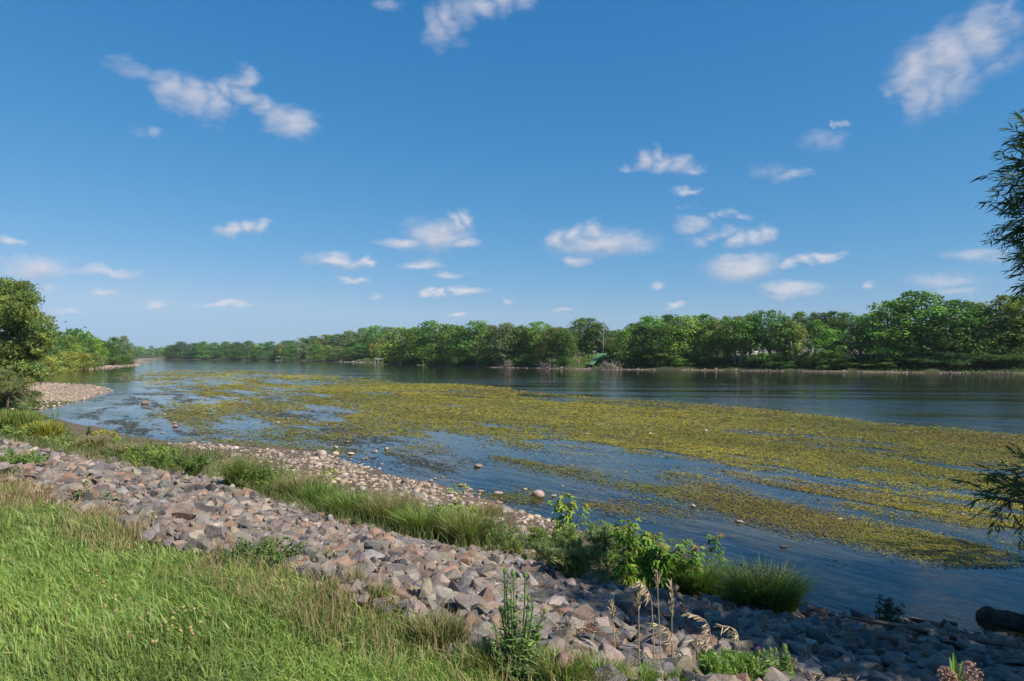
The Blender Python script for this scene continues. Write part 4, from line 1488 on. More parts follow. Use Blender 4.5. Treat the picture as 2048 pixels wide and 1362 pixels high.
# sparse grass and weeds on the soil between the rocks and the beach
u = rng.uniform(3.5, 46, 60000)
a, b_ = np.interp(u, TOE_U, TOE_V), np.maximum(np.interp(u, SHORE_U, SHORE_V), np.interp(u, TOE_U, TOE_V) + .4)
f = rng.uniform(-.12, .55, len(u))
v = a + f * (b_ - a)
x, y = u * TV[0] + v * NV[0], u * TV[1] + v * NV[1]
gap = np.clip(.55 + 1.1 * fbm(x * .35 + 11, y * .35, 3), 0, 1) * (1 - sstep(.25, .55, f))
k = (rng.uniform(0, 1, len(u)) < gap) & in_view(x, y, 1.5)
x, y = x[k], y[k]
n = len(x)
print('toe blades', n)
root = np.stack([x, y, H(x, y) - .01], 1)
c1 = col_mix(n, (.13, .20, .05), (.17, .21, .06), (.26, .24, .10), (.10, .16, .045), (.22, .20, .09))
v_, f_, c_ = blades(root, rng.uniform(.12, .5, n), rng.uniform(.008, .016, n) * np.clip(y / 14, .8, 2.2), rng.uniform(0, 6.28, n), rng.uniform(.1, .8, n), .25, c1 * .7, c1)
g = link('bank_weeds', mesh_np('bank_weeds', v_, f_, c_), M_GRASS)
tag(g, 'mixed low grass and weeds along the foot of the rock slope', 'weeds', kind='stuff')

# ------------------------------------------------------------------ single plants
def place(px, py, label, cat, name, group=None):
    p = ground_at(px, py)
    return empty(name, (p[0], p[1], max(p[2], 0) - .02), label, cat, group), p[1]


def clump(px, base, top, wpx_, label, cols, n=420, tipc=None, lean=.35, wide=.010, cat='grass clump', name='grass_clump', plume=None, leaf=0):
    """a tuft of blades; plume: colour of loose seed heads; leaf: broad leaves mixed in"""
    o, d = place(px, base, label, cat, name)
    n = int(n * 1.5)
    hgt = (base - top) / F_PX * d
    rad = wpx_ / F_PX * d * .5 * 1.15
    a, rr = rng.uniform(0, 6.28, n), rad * .62 * np.sqrt(rng.uniform(0, 1, n))
    root = np.stack([rr * np.cos(a), rr * np.sin(a) * .8, np.zeros(n)], 1)
    root[:, 2] = H(root[:, 0] + o.location[0], root[:, 1] + o.location[1]) - o.location[2] - .02
    c1 = col_mix(n, *cols)
    h = hgt * 1.3 * rng.uniform(.5, 1.02, n) * (1 - .3 * (rr / rad))
    v_, f_, c_ = blades(root, h, wide * rng.uniform(.7, 1.4, n) * max(1, d / 13), a + rng.normal(0, .7, n), np.clip(rng.normal(lean, .2, n), .03, 1.1), .25, c1 * .65, c1 if tipc is None else c1 * .6 + np.array(tipc) * .4)
    MB().add(v_, f_, c_).build('blades', M_PLANT, o)
    if plume is not None:
        m = 46
        a, rr = rng.uniform(0, 6.28, m), rad * .8 * np.sqrt(rng.uniform(0, 1, m))
        b = MB()
        for q in range(m):
            tip = np.array([rr[q] * math.cos(a[q]), rr[q] * math.sin(a[q]) * .8, hgt * rng.uniform(.78, 1.12)])
            ft = tip * np.array([.55, .55, 0])
            vv, ff = tube(np.stack([ft, (ft + tip) / 2 + np.array([0, 0, .05]), tip]), [.004, .003, .002], 3, False)
            b.add(vv, ff, np.array(plume) * .8)
            cnt = 22
            pp = tip + np.stack([rng.normal(0, .035, cnt), rng.normal(0, .035, cnt), -rng.uniform(0, .22, cnt) * hgt], 1)
            vv, ff = cards(pp, rand_dirs(cnt), np.full(cnt, .030 * max(1, d / 14)), .35)
            b.add(vv, ff, np.repeat(col_mix(cnt, plume), 4, 0))
        b.build('seed_heads', M_PLANT, o, kind='stuff')
    if leaf:
        leafy(o, hgt * .9, rad * .8, leaf, cols, d)
    return o


def leafy(o, hgt, rad, n, cols, d, size=.075, aspect=.5, part='leaves', lo=.04):
    n = int(n * 2.2)
    size = size * .62
    ns = 26                                          # leaves gather along upright shoots of uneven height
    sa, sr = rng.uniform(0, 6.28, ns), np.sqrt(rng.uniform(0, 1, ns))
    sh = hgt * rng.uniform(.45, 1.15, ns) * (1 - .35 * sr)
    k = rng.integers(0, ns, n)
    t = rng.uniform(0, 1, n) ** .8
    spread_ = rad * (.25 + .75 * t)
    dd_ = rand_dirs(n)
    p = np.stack([sr[k] * np.cos(sa[k]) * spread_, sr[k] * np.sin(sa[k]) * spread_ * .8, (lo + (1 - lo) * t) * sh[k]], 1) + dd_ * (rad * .26 * (1.15 - .8 * t))[:, None] * np.array([1, 1, .6])
    p[:, 2] = np.abs(p[:, 2])
    v_, f_ = cards(p, norm(dd_ * .7 + np.array([0, 0, .8]) + .6 * rng.normal(size=(n, 3))), size * rng.uniform(.5, 1.4, n) * max(1, d / 15), aspect, fold=.3)
    MB().add(v_, f_, np.repeat(col_mix(n, *cols), 4, 0)).build(part, M_PLANT, o)


def stems(o, hgt, rad, n, col, r0=.006):
    b = MB()
    for q in range(n):
        a = rng.uniform(0, 6.28)
        t = np.array([math.cos(a), math.sin(a), 0]) * rad * rng.uniform(.2, .9)
        s = np.linspace(0, 1, 5)[:, None]
        p = t * .25 + s * np.array([0, 0, hgt * rng.uniform(.6, 1)]) + s ** 1.6 * t * .75
        vv, ff = tube(p, r0 * (1.1 - .8 * s[:, 0]), 4)
        b.add(vv, ff, col)
    b.build('stems', M_PLANT, o)


def bush(px, base, top, wpx_, label, cols, n=520, size=.075, cat='bush', name='leafy_bush', aspect=.5, stemc=(.10, .13, .05), flower=None):
    o, d = place(px, base, label, cat, name)
    hgt, rad = (base - top) / F_PX * d * 1.12, wpx_ / F_PX * d * .55
    stems(o, hgt, rad, 14, stemc)
    leafy(o, hgt, rad, n, cols, d, size, aspect)
    if flower is not None:
        m = 130
        dd_ = rand_dirs(m)
        p = np.stack([dd_[:, 0] * rad * .8, dd_[:, 1] * rad * .6, hgt * (.72 + .34 * np.abs(dd_[:, 2]))], 1)
        v_, f_ = cards(p, rand_dirs(m), np.full(m, .04 * max(1, d / 14)), .8)
        MB().add(v_, f_, np.repeat(col_mix(m, flower), 4, 0)).build('flower_heads', M_PLANT, o, kind='stuff')
    return o


def spires(px, base, top, wpx_, label, cols, n=14, cat='weed', name='spire_weed', tip=None):
    """upright single stems set with short leaves"""
    o, d = place(px, base, label, cat, name)
    hgt, rad = (base - top) / F_PX * d * 1.12, wpx_ / F_PX * d * .55
    bs, bl = MB(), MB()
    for q in range(n):
        ft = np.array([rng.uniform(-1, 1) * rad, rng.uniform(-.6, .6) * rad, 0])
        hh = hgt * rng.uniform(.6, 1.0)
        top_ = ft + np.array([rng.normal(0, .05), rng.normal(0, .05), hh])
        vv, ff = tube(np.stack([ft, (ft + top_) / 2, top_]), [.008, .006, .003], 4, False)
        bs.add(vv, ff, np.array(cols[0]) * .8)
        m = int(26 + 30 * hh)
        t = rng.uniform(.1, 1, m)
        a = rng.uniform(0, 6.28, m)
        L = .13 * (1.1 - t) + .035
        dr = np.stack([np.cos(a), np.sin(a), np.full(m, .35)], 1)
        p = ft + t[:, None] * (top_ - ft) + dr * L[:, None] * .5
        nr = norm(np.stack([-np.cos(a) * .4, -np.sin(a) * .4, np.ones(m)], 1) + .3 * rng.normal(size=(m, 3)))
        v_, f_ = cards(p, nr, L * 1.2 * max(1, d / 22), .3, roll=a)
        cc = col_mix(m, *cols)
        if tip is not None:
            cc = np.where((t > .78)[:, None], col_mix(m, tip), cc)
        bl.add(v_, f_, np.repeat(cc, 4, 0))
    bs.build('stems', M_PLANT, o)
    bl.build('leaves', M_PLANT, o)
    return o


def feathery(px, base, top, wpx_, label, cols, n=9, tilt=0.0, name='feathery_plant', cat='plant'):
    """arching stems with fine thread-like foliage"""
    n = int(n * 1.5)
    o, d = place(px, base, label, cat, name)
    hgt, rad = (base - top) / F_PX * d * 1.12, wpx_ / F_PX * d * .55
    bs, bl = MB(), MB()
    for q in range(n):
        a = rng.uniform(0, 6.28)
        t = np.array([math.cos(a), math.sin(a) * .7, 0]) * rad * rng.uniform(.5, 1.0) + np.array([tilt * rad, 0, 0])
        s = np.linspace(0, 1, 7)[:, None]
        hh = hgt * rng.uniform(.7, 1.05)
        p = s * np.array([0, 0, hh]) * (1.25 - .25 * s) + s ** 1.8 * t - s ** 3 * np.array([0, 0, .16 * hh])
        vv, ff = tube(p, .007 * (1.1 - s[:, 0]), 4, False)
        bs.add(vv, ff, (.17, .19, .10))
        for r_ in range(26):
            tt = rng.uniform(.22, 1)
            c = np.array([np.interp(tt, s[:, 0], p[:, i]) for i in range(3)])
            br = norm(rng.normal(size=3) * np.array([1, 1, .5]) + np.array([0, 0, .25])) * hgt * .26 * (1.15 - tt)
            m = 20
            tq = rng.uniform(.1, 1, m)
            pp = c + tq[:, None] * br + rng.normal(0, .015, (m, 3))
            nd = norm(rng.normal(size=(m, 3)))
            v_, f_ = cards(pp, nd, rng.uniform(.05, .10, m), .11)
            bl.add(v_, f_, np.repeat(col_mix(m, *cols), 4, 0))
    bs.build('stems', M_PLANT, o)
    bl.build('foliage', M_PLANT, o)
    return o


def maple_leaf(s):
    """a three-pointed drooping leaf: six vertices, one unit long towards +x"""
    return np.array([(0, 0, 0), (.35, .42, -.06), (.42, .14, .02), (1, 0, -.18), (.42, -.14, .02), (.35, -.42, -.06)]) * s, np.array([[0, 2, 1], [0, 4, 3], [0, 5, 4], [0, 3, 2]])


def sapling(px, base, top, wpx_, label, cols, n=5, leaves=26, size=.12, name='maple_sapling', cat='sapling', tipc=(.30, .16, .06)):
    o, d = place(px, base, label, cat, name)
    hgt, rad = (base - top) / F_PX * d * 1.12, wpx_ / F_PX * d * .55
    bs, bl = MB(), MB()
    for q in range(n):
        a0 = rng.uniform(0, 6.28)
        out_ = np.array([math.cos(a0), math.sin(a0) * .7, 0]) * rad * (rng.uniform(.3, .9) if n > 1 else .15)
        hh = hgt * (1 if q == 0 else rng.uniform(.55, .95))
        s = np.linspace(0, 1, 6)[:, None]
        p = s * np.array([0, 0, hh]) + s ** 1.4 * out_
        vv, ff = tube(p, .010 * (1.15 - s[:, 0]), 5, False)
        bs.add(vv, ff, (.16, .15, .08))
        for k in range(leaves):
            t = rng.uniform(.22, 1) if k > 5 else 1 - .03 * k
            a = k * 2.4 + rng.normal(0, .4)
            c = np.array([np.interp(t, s[:, 0], p[:, i]) for i in range(3)])
            L = size * rng.uniform(.7, 1.25) * (1.1 - .35 * t)
            pet = np.array([math.cos(a), math.sin(a), .45]) * L * .8
            for j in (-1, 0, 1):
                lv, lf = maple_leaf(L)
                yaw = a + j * .75
                pit = -rng.uniform(.05, .6)
                rm = np.array(Matrix.Rotation(yaw, 3, 'Z') @ Matrix.Rotation(-pit, 3, 'Y') @ Matrix.Rotation(rng.normal(0, .3), 3, 'X'))
                bl.add(lv @ rm.T + c + pet, lf, np.array(col_mix(1, *cols)[0]) if not (t > .97 and rng.uniform() < .45) else np.array(tipc))
            vv, ff = tube(np.stack([c, c + pet]), [.003, .002], 3, False)
            bs.add(vv, ff, (.20, .18, .08))
    bs.build('stems', M_PLANT, o)
    bl.build('leaves', M_PLANT, o)
    return o


G1, G2, G3, G4, G5 = (.125, .20, .045), (.175, .26, .058), (.23, .275, .068), (.085, .14, .038), (.29, .36, .062)
TANC, BUFF, GOLD = (.36, .29, .16), (.30, .26, .12), (.38, .33, .04)
# left end
clump(30, 872, 822, 120, 'tall yellow-green reed patch under the willow shrub', [G3, (.20, .22, .05), G2], 900, None, .2, .03, 'reeds', 'reed_patch')
spires(112, 880, 826, 74, 'dark upright spires of weed at the left shore', [G1, G2], 16)
clump(92, 884, 842, 70, 'golden-flowered weed patch among the reeds', [G3, GOLD, G2], 500, GOLD, .3, .03, 'weed', 'goldenrod')
bush(44, 884, 848, 90, 'low green bush bordering the far end of the rock slope', [G2, G1, G3], 700, .12)
bush(130, 905, 868, 110, 'mixed green weeds below the dark spires', [G2, G3, (.22, .22, .10)], 800, .11, 'weed', 'weed_patch')
clump(185, 905, 872, 80, 'brownish seeding grass clump left of the yellow bush', [G3, BUFF, (.25, .19, .12)], 420, TANC, .35, .02, plume=(.30, .23, .16))
bush(208, 893, 864, 54, 'bright yellow-green bush with golden tips near the shore', [G5, G3], 420, .11, 'bush', 'goldenrod', flower=GOLD)
spires(178, 885, 850, 12, 'single dark thin weed stalk at the water', [G4], 3)
clump(250, 918, 885, 90, 'buff and green weedy grass between two green bushes', [G3, BUFF, G2], 520, TANC, .4, .02, plume=(.30, .24, .17))
bush(292, 940, 884, 92, 'leafy fresh green bush left of the feathery green clump', [G2, G5, G1], 900, .10)
bush(338, 938, 890, 70, 'light green leafy bush with yellowish top', [G5, G2], 620, .10)
feathery(322, 948, 902, 90, 'soft feathery green clump at the edge of the rocks', [G1, G2], 10)
feathery(384, 962, 905, 86, 'deep green feathery clump beside the bare cobble gap', [G1, G4, G2], 12)
# middle
clump(485, 985, 915, 80, 'yellow-green grass clump right of the bare cobble gap', [G2, G3], 620, None, .25, .016, plume=(.36, .30, .17))
spires(530, 992, 912, 100, 'cluster of tall green weed spires rising from the grass', [G1, G2, G3], 20)
bush(552, 990, 930, 90, 'olive leafy weeds under the tall spires', [G2, G3, G1], 720, .07, 'weed', 'weed_patch')
clump(600, 1008, 945, 110, 'buff seeding grass clump with dark green base', [G1, G3, BUFF], 620, BUFF, .4, .014, plume=(.34, .28, .15))
bush(560, 1005, 975, 60, 'small dark bush at the rock edge below the weed spires', [G4, G1], 420, .06)
clump(640, 1022, 965, 80, 'dense green grass clump beside a bright little sapling', [G1, G2], 620, None, .4, .014)
sapling(655, 1000, 946, 34, 'tiny bright green sapling beside the little cove', [G5, (.20, .32, .04)], 1, 26, .16)
clump(700, 1042, 978, 100, 'lush green grass clump in the middle of the weedy strip', [G2, G1, G3], 900, None, .5, .013)
clump(775, 1060, 985, 110, 'green grass clump topped with tan seed heads', [G1, G2, BUFF], 820, BUFF, .4, .013, plume=(.38, .31, .19))
bush(745, 1050, 1000, 80, 'dark weedy bush between two grass clumps', [G1, G4, G3], 560, .06)
clump(850, 1080, 1005, 110, 'large fountain-like bright green grass clump', [G2, G3, G2], 1000, None, .6, .013)
clump(812, 1050, 990, 80, 'tan dry grass clump behind the fountain-like green one', [BUFF, TANC, G3], 420, TANC, .4, .012, plume=TANC)
clump(935, 1095, 1015, 110, 'olive grass clump below the maple sapling', [G2, G3, BUFF], 900, None, .45, .012)
sapling(918, 1075, 982, 74, 'bright green maple sapling with reddish tips by the beach', [G5, (.19, .31, .045)], 5, 18, .15)
bush(1000, 1105, 1035, 84, 'dark leafy weeds at the end of the grass strip', [G1, G4, G2], 1000, .055, 'weed', 'weed_patch')
bush(1028, 1108, 1072, 36, 'small yellow-green leafed plant at the end of the grass strip', [(.30, .34, .05), G5], 260, .075, 'plant', 'leafy_plant')
clump(975, 1030, 1000, 80, 'sparse dry weeds on the cobbles behind the grass strip', [BUFF, TANC], 260, TANC, .5, .008)
# right of the cobble gap
feathery(1105, 1135, 1052, 110, 'pale green feathery plant at the water, leftmost of three', [(.21, .28, .09), G2], 14, -.2)
feathery(1150, 1172, 1078, 150, 'wide grey-green feathery plant spilling over the rocks', [(.22, .27, .11), (.25, .28, .10), (.18, .24, .09)], 18, -.3)
feathery(1215, 1150, 1040, 120, 'tall bluish feathery plant, highest of the three by the water', [(.19, .26, .12), (.22, .29, .13)], 17)
bush(1190, 1176, 1140, 170, 'low olive and yellowish ground weeds along the rock edge', [(.18, .18, .06), G3, (.26, .22, .06)], 1100, .045, 'weed', 'weed_patch')
sapling(1138, 1110, 1000, 66, 'thin bright green maple sapling standing against the water', [G5, (.24, .38, .05)], 4, 24, .15)
sapling(1265, 1185, 1060, 90, 'broad green maple sapling half in sunlight', [(.25, .40, .06), (.31, .42, .065)], 10, 30, .15)
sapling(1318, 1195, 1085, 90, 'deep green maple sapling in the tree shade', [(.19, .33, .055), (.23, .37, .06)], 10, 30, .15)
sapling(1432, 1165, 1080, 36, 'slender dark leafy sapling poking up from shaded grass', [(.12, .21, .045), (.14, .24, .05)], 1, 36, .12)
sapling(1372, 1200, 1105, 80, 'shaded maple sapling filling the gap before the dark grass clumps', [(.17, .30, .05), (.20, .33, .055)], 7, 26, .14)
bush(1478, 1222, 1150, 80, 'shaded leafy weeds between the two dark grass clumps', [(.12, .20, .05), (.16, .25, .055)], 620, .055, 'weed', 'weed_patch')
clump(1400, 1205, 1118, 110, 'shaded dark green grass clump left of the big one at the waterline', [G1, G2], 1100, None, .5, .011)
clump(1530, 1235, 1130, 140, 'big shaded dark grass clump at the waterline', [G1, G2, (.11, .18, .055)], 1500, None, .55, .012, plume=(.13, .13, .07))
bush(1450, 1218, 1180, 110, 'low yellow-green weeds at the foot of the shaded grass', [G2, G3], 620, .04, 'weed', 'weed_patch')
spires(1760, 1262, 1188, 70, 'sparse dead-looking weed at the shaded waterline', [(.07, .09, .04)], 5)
# on the rocks and in the grass
bush(522, 1138, 1082, 170, 'dark green bramble patch between the dry grass and the rocks', [(.085, .16, .035), (.12, .20, .045), (.15, .17, .06)], 1700, .055, 'bramble', 'bramble_patch')
bush(650, 1130, 1098, 70, 'small sparse bramble creeping onto the rocks', [(.10, .17, .04), (.15, .16, .06)], 260, .045, 'bramble', 'bramble_patch')
bush(30, 936, 896, 120, 'broad-leaved green vine patch at the left edge of the rocks', [(.13, .22, .045), (.17, .25, .05)], 900, .10, 'vine', 'vine_patch')
bush(14, 960, 930, 60, 'small dark weed in front of the vine patch', [(.10, .15, .04), (.14, .13, .06)], 300, .07, 'weed', 'weed_patch')
# ------------------------------------------------------------------ foreground plants
def bent(p0, p1, sag, k=8):
    s = np.linspace(0, 1, k)[:, None]
    return p0 + s * (p1 - p0) + (s * (1 - s)) * sag


def thistle(px, base, heads, label, purple=None, nleaf=150, bushy=(0, 0)):
    """heads: picture positions of the flower heads; the plant stands at px, base"""
    o, d = place(px, base, label, 'thistle', 'thistle')
    org = np.array(o.location)
    bs, bl, bh = MB(), MB(), []
    for q, (hx, hy, r) in enumerate(heads):
        tip = at_depth(hx, hy, d + rng.uniform(-.12, .12)) - org
        foot = np.array([tip[0] * .3, tip[1] * .3, 0])
        p = bent(foot, tip, np.array([rng.normal(0, .05), 0, 0]))
        vv, ff = tube(p, np.linspace(.009, .004, 8), 5, False)
        bs.add(vv, ff, (.15, .20, .07))
        m = nleaf // len(heads) + 6
        t = rng.uniform(.05, .96, m)
        c = np.stack([np.interp(t, np.linspace(0, 1, 8), p[:, i]) for i in range(3)], 1)
        a = rng.uniform(0, 6.28, m)
        L = .085 * (1.05 - t) + .025
        dr = np.stack([np.cos(a), np.sin(a), np.full(m, .3)], 1)
        for w in (-.5, 0, .5):                       # spiny, cut leaves: three narrow points each
            a2 = a + w
            dr2 = np.stack([np.cos(a2), np.sin(a2), np.full(m, .3)], 1)
            v_, f_ = cards(c + dr2 * L[:, None] * .5, norm(np.stack([-.3 * np.cos(a2), -.3 * np.sin(a2), np.ones(m)], 1) + .35 * rng.normal(size=(m, 3))), L, .2, roll=a2 + rng.normal(0, .2, m))
            bl.add(v_, f_, np.repeat(col_mix(m, (.18, .28, .075), (.23, .33, .09), (.14, .23, .07)), 4, 0))
        bh.append((tip, r * .72 / F_PX * d, q))
    bs.build('stems', M_PLANT, o)
    bl.build('leaves', M_PLANT, o)
    for tip, r, q in bh:
        b = MB()
        rings = np.array([(-1.0, .25), (-.7, .85), (-.1, 1.0), (.5, .78), (.95, .45)])
        vv, ff = tube(np.stack([np.zeros(5), np.zeros(5), rings[:, 0] * r * 1.1], 1), rings[:, 1] * r * .8, 9)
        b.add(vv, ff, (.17, .26, .085))
        m = 60
        dd_ = rand_dirs(m)
        v_, f_ = cards(dd_ * r * np.array([.95, .95, 1.1]), np.cross(dd_, rand_dirs(m)), np.full(m, r * .7), .18)
        b.add(v_, f_, np.repeat(col_mix(m, (.20, .28, .10), (.26, .28, .12)), 4, 0))
        hd = b.build('flower_head', M_PLANT, o)
        hd.location = tip
        if purple == q:
            m = 90
            dd_ = norm(rng.normal(size=(m, 3)) * np.array([.55, .55, .3]) + np.array([0, 0, 1]))
            v_, f_ = cards(np.array([0, 0, r * .7]) + dd_ * r * .8, np.cross(dd_, rand_dirs(m)), np.full(m, r * 1.1), .12)
            MB().add(v_, f_, np.repeat(col_mix(m, (.42, .09, .45), (.50, .14, .52)), 4, 0)).build('bloom', M_PLANT, hd)
    return o


thistle(1030, 1345, [(1010, 1142, 8), (1026, 1146, 8), (1050, 1150, 8), (1012, 1172, 7), (1057, 1196, 7), (1066, 1212, 6), (1022, 1180, 6), (1090, 1222, 6), (1000, 1216, 6), (1075, 1255, 6), (990, 1250, 5)], 'tall branching thistle with green buds in front of the rocks', None, 230)
thistle(1525, 1375, [(1517, 1303, 6.5), (1527, 1301, 6), (1540, 1299, 7), (1551, 1299, 5.5)], 'thistle with one purple bloom at the bottom edge', 0, 130)
thistle(1572, 1375, [(1569, 1294, 8.5), (1564, 1310, 5)], 'thistle with a single big green head beside the purple-bloomed one', None, 90)


def brome(px, base, tip, label, droop=1, head=.16, curl=None, depth=None):
    """a dry grass stalk with a nodding seed head"""
    if depth is None:
        o, d = place(px, base, label, 'grass stalk', 'dry_grass_stalk')
    else:
        d = depth
        p = at_depth(px, base, d)
        o = empty('dry_grass_stalk', (p[0], d, hz(p[0], d) - .02), label, 'grass stalk')
    org = np.array(o.location)
    t = at_depth(tip[0], tip[1], d) - org
    side = -1 if droop > 0 else 1
    s = np.linspace(0, 1, 12)
    p = np.stack([t[0] * s ** 1.3, t[1] * s, t[2] * s], 1)
    if droop:
        k = s > .72
        p[k, 0] += side * (s[k] - .72) ** 2 * 1.3 * abs(droop)
        p[k, 2] -= (s[k] - .72) ** 2 * .7 * abs(droop)
    vv, ff = tube(p, np.linspace(.0048, .0022, 12), 5, False)
    MB().add(vv, ff, (.44, .35, .21)).build('stem', M_PLANT, o)
    b = MB()
    for q in range(26):
        tt = rng.uniform(1 - head / t[2] * 1.3 if t[2] > head else .3, 1)
        c = np.array([np.interp(tt, s, p[:, i]) for i in range(3)])
        hang = np.array([side * rng.uniform(.1, .8) if droop else rng.normal(0, .25), rng.normal(0, .25), (-.15 if droop else .9) + rng.normal(0, .2)])
        L = rng.uniform(.030, .055)
        dr = norm(hang)
        e = c + dr * L * 1.3
        pts = np.stack([c, c + dr * L * .4, c + dr * L, e])
        vv, ff = tube(pts, [.0008, .0042, .0036, .0005], 4, False)
        b.add(vv, ff, col_mix(1, (.54, .41, .27), (.47, .35, .23), (.58, .46, .32))[0])
    b.build('seed_head', M_PLANT, o)
    return o


brome(1278, 1345, (1277, 1180), 'thin straight dry grass stalk, leftmost of the tall ones over the rocks', 0, .10)
brome(1310, 1350, (1300, 1152), 'tall dry grass stalk with a forked head over the shaded rocks', .6, .10)
brome(1322, 1350, (1314, 1155), 'tall dry stalk with a star-shaped head close to the forked one', 0, .05)
brome(1344, 1350, (1343, 1172), 'tall upright dry stalk with narrow head right of the star-shaped one', 0, .16)
brome(1352, 1352, (1336, 1232), 'shorter dry stalk with a nodding head amid the tall straight ones', 1, .14)
brome(1436, 1368, (1408, 1208), 'tall arching dry grass stalk with hanging seed heads', 1.1, .22)
brome(1425, 1366, (1416, 1262), 'lower dry stalk hanging its seed head beside the arching one', 1, .12)
brome(1484, 1366, (1472, 1232), 'arching dry stalk with a one-sided head above the purple thistle', 1.1, .12)
brome(1500, 1366, (1478, 1285), 'bent dry stalk with the fullest nodding seed head', 1.1, .20)
brome(1606, 1374, (1585, 1330), 'short broken dry stalk right of the thistles', 0, .05)
brome(1655, 1384, (1646, 1336), 'short curled dry grass near the bottom edge right of the thistles', 1.5, .08)
brome(1675, 1384, (1672, 1338), 'little bent dry grass beside the curled one at the bottom edge', -1.5, .08)
brome(1232, 1335, (1224, 1215), 'lone thin dry stalk standing over the rock pile debris', 0, .06)

feathery(1432, 1372, 1312, 90, 'bright green ferny weed at the bottom edge under the arching stalk', [(.16, .28, .06), (.20, .32, .07)], 12)
feathery(1478, 1374, 1305, 60, 'smaller ferny weed behind the fullest seed head', [(.15, .26, .06), (.19, .30, .07)], 8)
bush(1045, 1362, 1292, 100, 'dark green weedy bush at the base of the budding thistle', [(.09, .16, .04), (.12, .20, .05)], 900, .045, 'weed', 'weed_patch')
bush(1250, 1350, 1318, 120, 'low leafy weeds at the bottom edge below the debris', [(.11, .19, .045), (.15, .23, .05), (.17, .15, .06)], 520, .04, 'weed', 'weed_patch')
clump(1120, 1366, 1295, 130, 'bright grass tuft at the bottom edge right of the budding thistle', [(.17, .27, .05), (.22, .29, .08), (.28, .26, .10)], 420, None, .45, .008)
clump(1330, 1372, 1325, 110, 'small sunlit grass tuft at the bottom edge under the dry stalks', [(.17, .27, .05), (.22, .29, .08)], 300, None, .4, .007)
bush(1120, 1352, 1300, 90, 'leafy green weeds between the thistle and the debris', [(.14, .23, .055), (.19, .28, .07)], 420, .05, 'weed', 'weed_patch')
clump(1075, 1340, 1285, 60, 'upright fresh grass tuft just right of the budding thistle', [(.20, .30, .06), (.26, .33, .09)], 220, None, .3, .007)
bush(1385, 1372, 1330, 80, 'small leafy weeds at the bottom edge under the star-headed stalk', [(.15, .24, .055), (.20, .28, .07)], 360, .04, 'weed', 'weed_patch')
clump(1195, 1374, 1312, 120, 'mixed green and straw grass tuft at the bottom edge below the debris', [(.18, .27, .055), (.30, .27, .12), (.22, .30, .08)], 380, None, .45, .007)
clump(1275, 1378, 1328, 100, 'low green grass tuft at the bottom edge left of the dry stalks', [(.18, .28, .055), (.24, .30, .08)], 320, None, .45, .007)
clump(975, 1345, 1278, 130, 'coarse green grass tuft left of the budding thistle', [(.17, .26, .055), (.24, .29, .08), (.30, .26, .12)], 420, None, .45, .008)
clump(880, 1290, 1222, 130, 'olive and tan grass tuft leaning onto the rocks', [(.15, .20, .05), (.28, .24, .11)], 420, TANC, .4, .008)
clump(760, 1215, 1150, 60, 'thin upright green blades with dry stems at the rock edge', [(.15, .22, .055), (.32, .26, .13)], 110, None, .15, .007)
clump(712, 1180, 1110, 40, 'dry straw stalks standing among the rocks', [TANC, (.42, .33, .2)], 60, None, .15, .006)
spires(160, 1010, 950, 8, 'single tall dry weed stem standing over the left rocks', [(.30, .30, .15)], 1)
spires(215, 1015, 975, 8, 'slim greenish weed stem beside the tall dry one on the left rocks', [(.20, .26, .10)], 1)

# little flowers in the grass
FLOW_PIX = [(8, 1112), (6, 1120), (20, 1118), (170, 1138), (176, 1142), (192, 1140), (200, 1131), (193, 1152), (206, 1164), (230, 1192), (231, 1199), (211, 1212), (230, 1222), (260, 1198), (260, 1218), (295, 1228), (300, 1229), (280, 1236), (303, 1220), (328, 1240), (331, 1245), (347, 1226), (345, 1236), (367, 1214), (369, 1222), (388, 1218), (344, 1252), (361, 1262), (400, 1244), (381, 1255), (383, 1262), (385, 1268), (255, 1266), (258, 1274), (306, 1283), (313, 1282), (322, 1252), (336, 1259)]
for k, (a, b_) in enumerate(sorted(FLOW_PIX)):
    tip = ground_at(a, b_ + 34)
    d = tip[1]
    top_ = at_depth(a, b_, d)
    o = empty('seed_cluster_flower', (tip[0], d, tip[2] - .01), f'small buff flower head in the green grass, {ordinal(k)} from the left', 'flower', 'buff flower heads scattered in the grass')
    loc = top_ - np.array(o.location)
    vv, ff = tube(np.stack([np.zeros(3), loc * np.array([.4, .4, .55]), loc]), [.003, .0025, .002], 4, False)
    MB().add(vv, ff, (.17, .24, .07)).build('stem', M_PLANT, o)
    m = 26
    dd_ = rand_dirs(m)
    dd_[:, 2] = np.abs(dd_[:, 2])
    cc = [(.48, .36, .20), (.50, .45, .14), (.42, .26, .17)][k % 3]
    v_, f_ = cards(loc + dd_ * .011, dd_, np.full(m, .013), .7)
    MB().add(v_, f_, np.repeat(col_mix(m, cc), 4, 0)).build('bloom', M_PLANT, o)

# milkweed at the bottom right
dmw = 3.0
p = at_depth(1912, 1400, dmw)
o = empty('milkweed', (p[0], dmw, hz(p[0], dmw) - .02), 'milkweed with pink-brown flower balls and upright green leaves at the bottom edge', 'milkweed')
org = np.array(o.location)
top_ = at_depth(1912, 1372, dmw) - org
vv, ff = tube(bent(np.zeros(3), top_, np.array([.03, 0, 0])), np.linspace(.009, .006, 8), 7)
MB().add(vv, ff, (.16, .22, .09)).build('stem', M_PLANT, o)


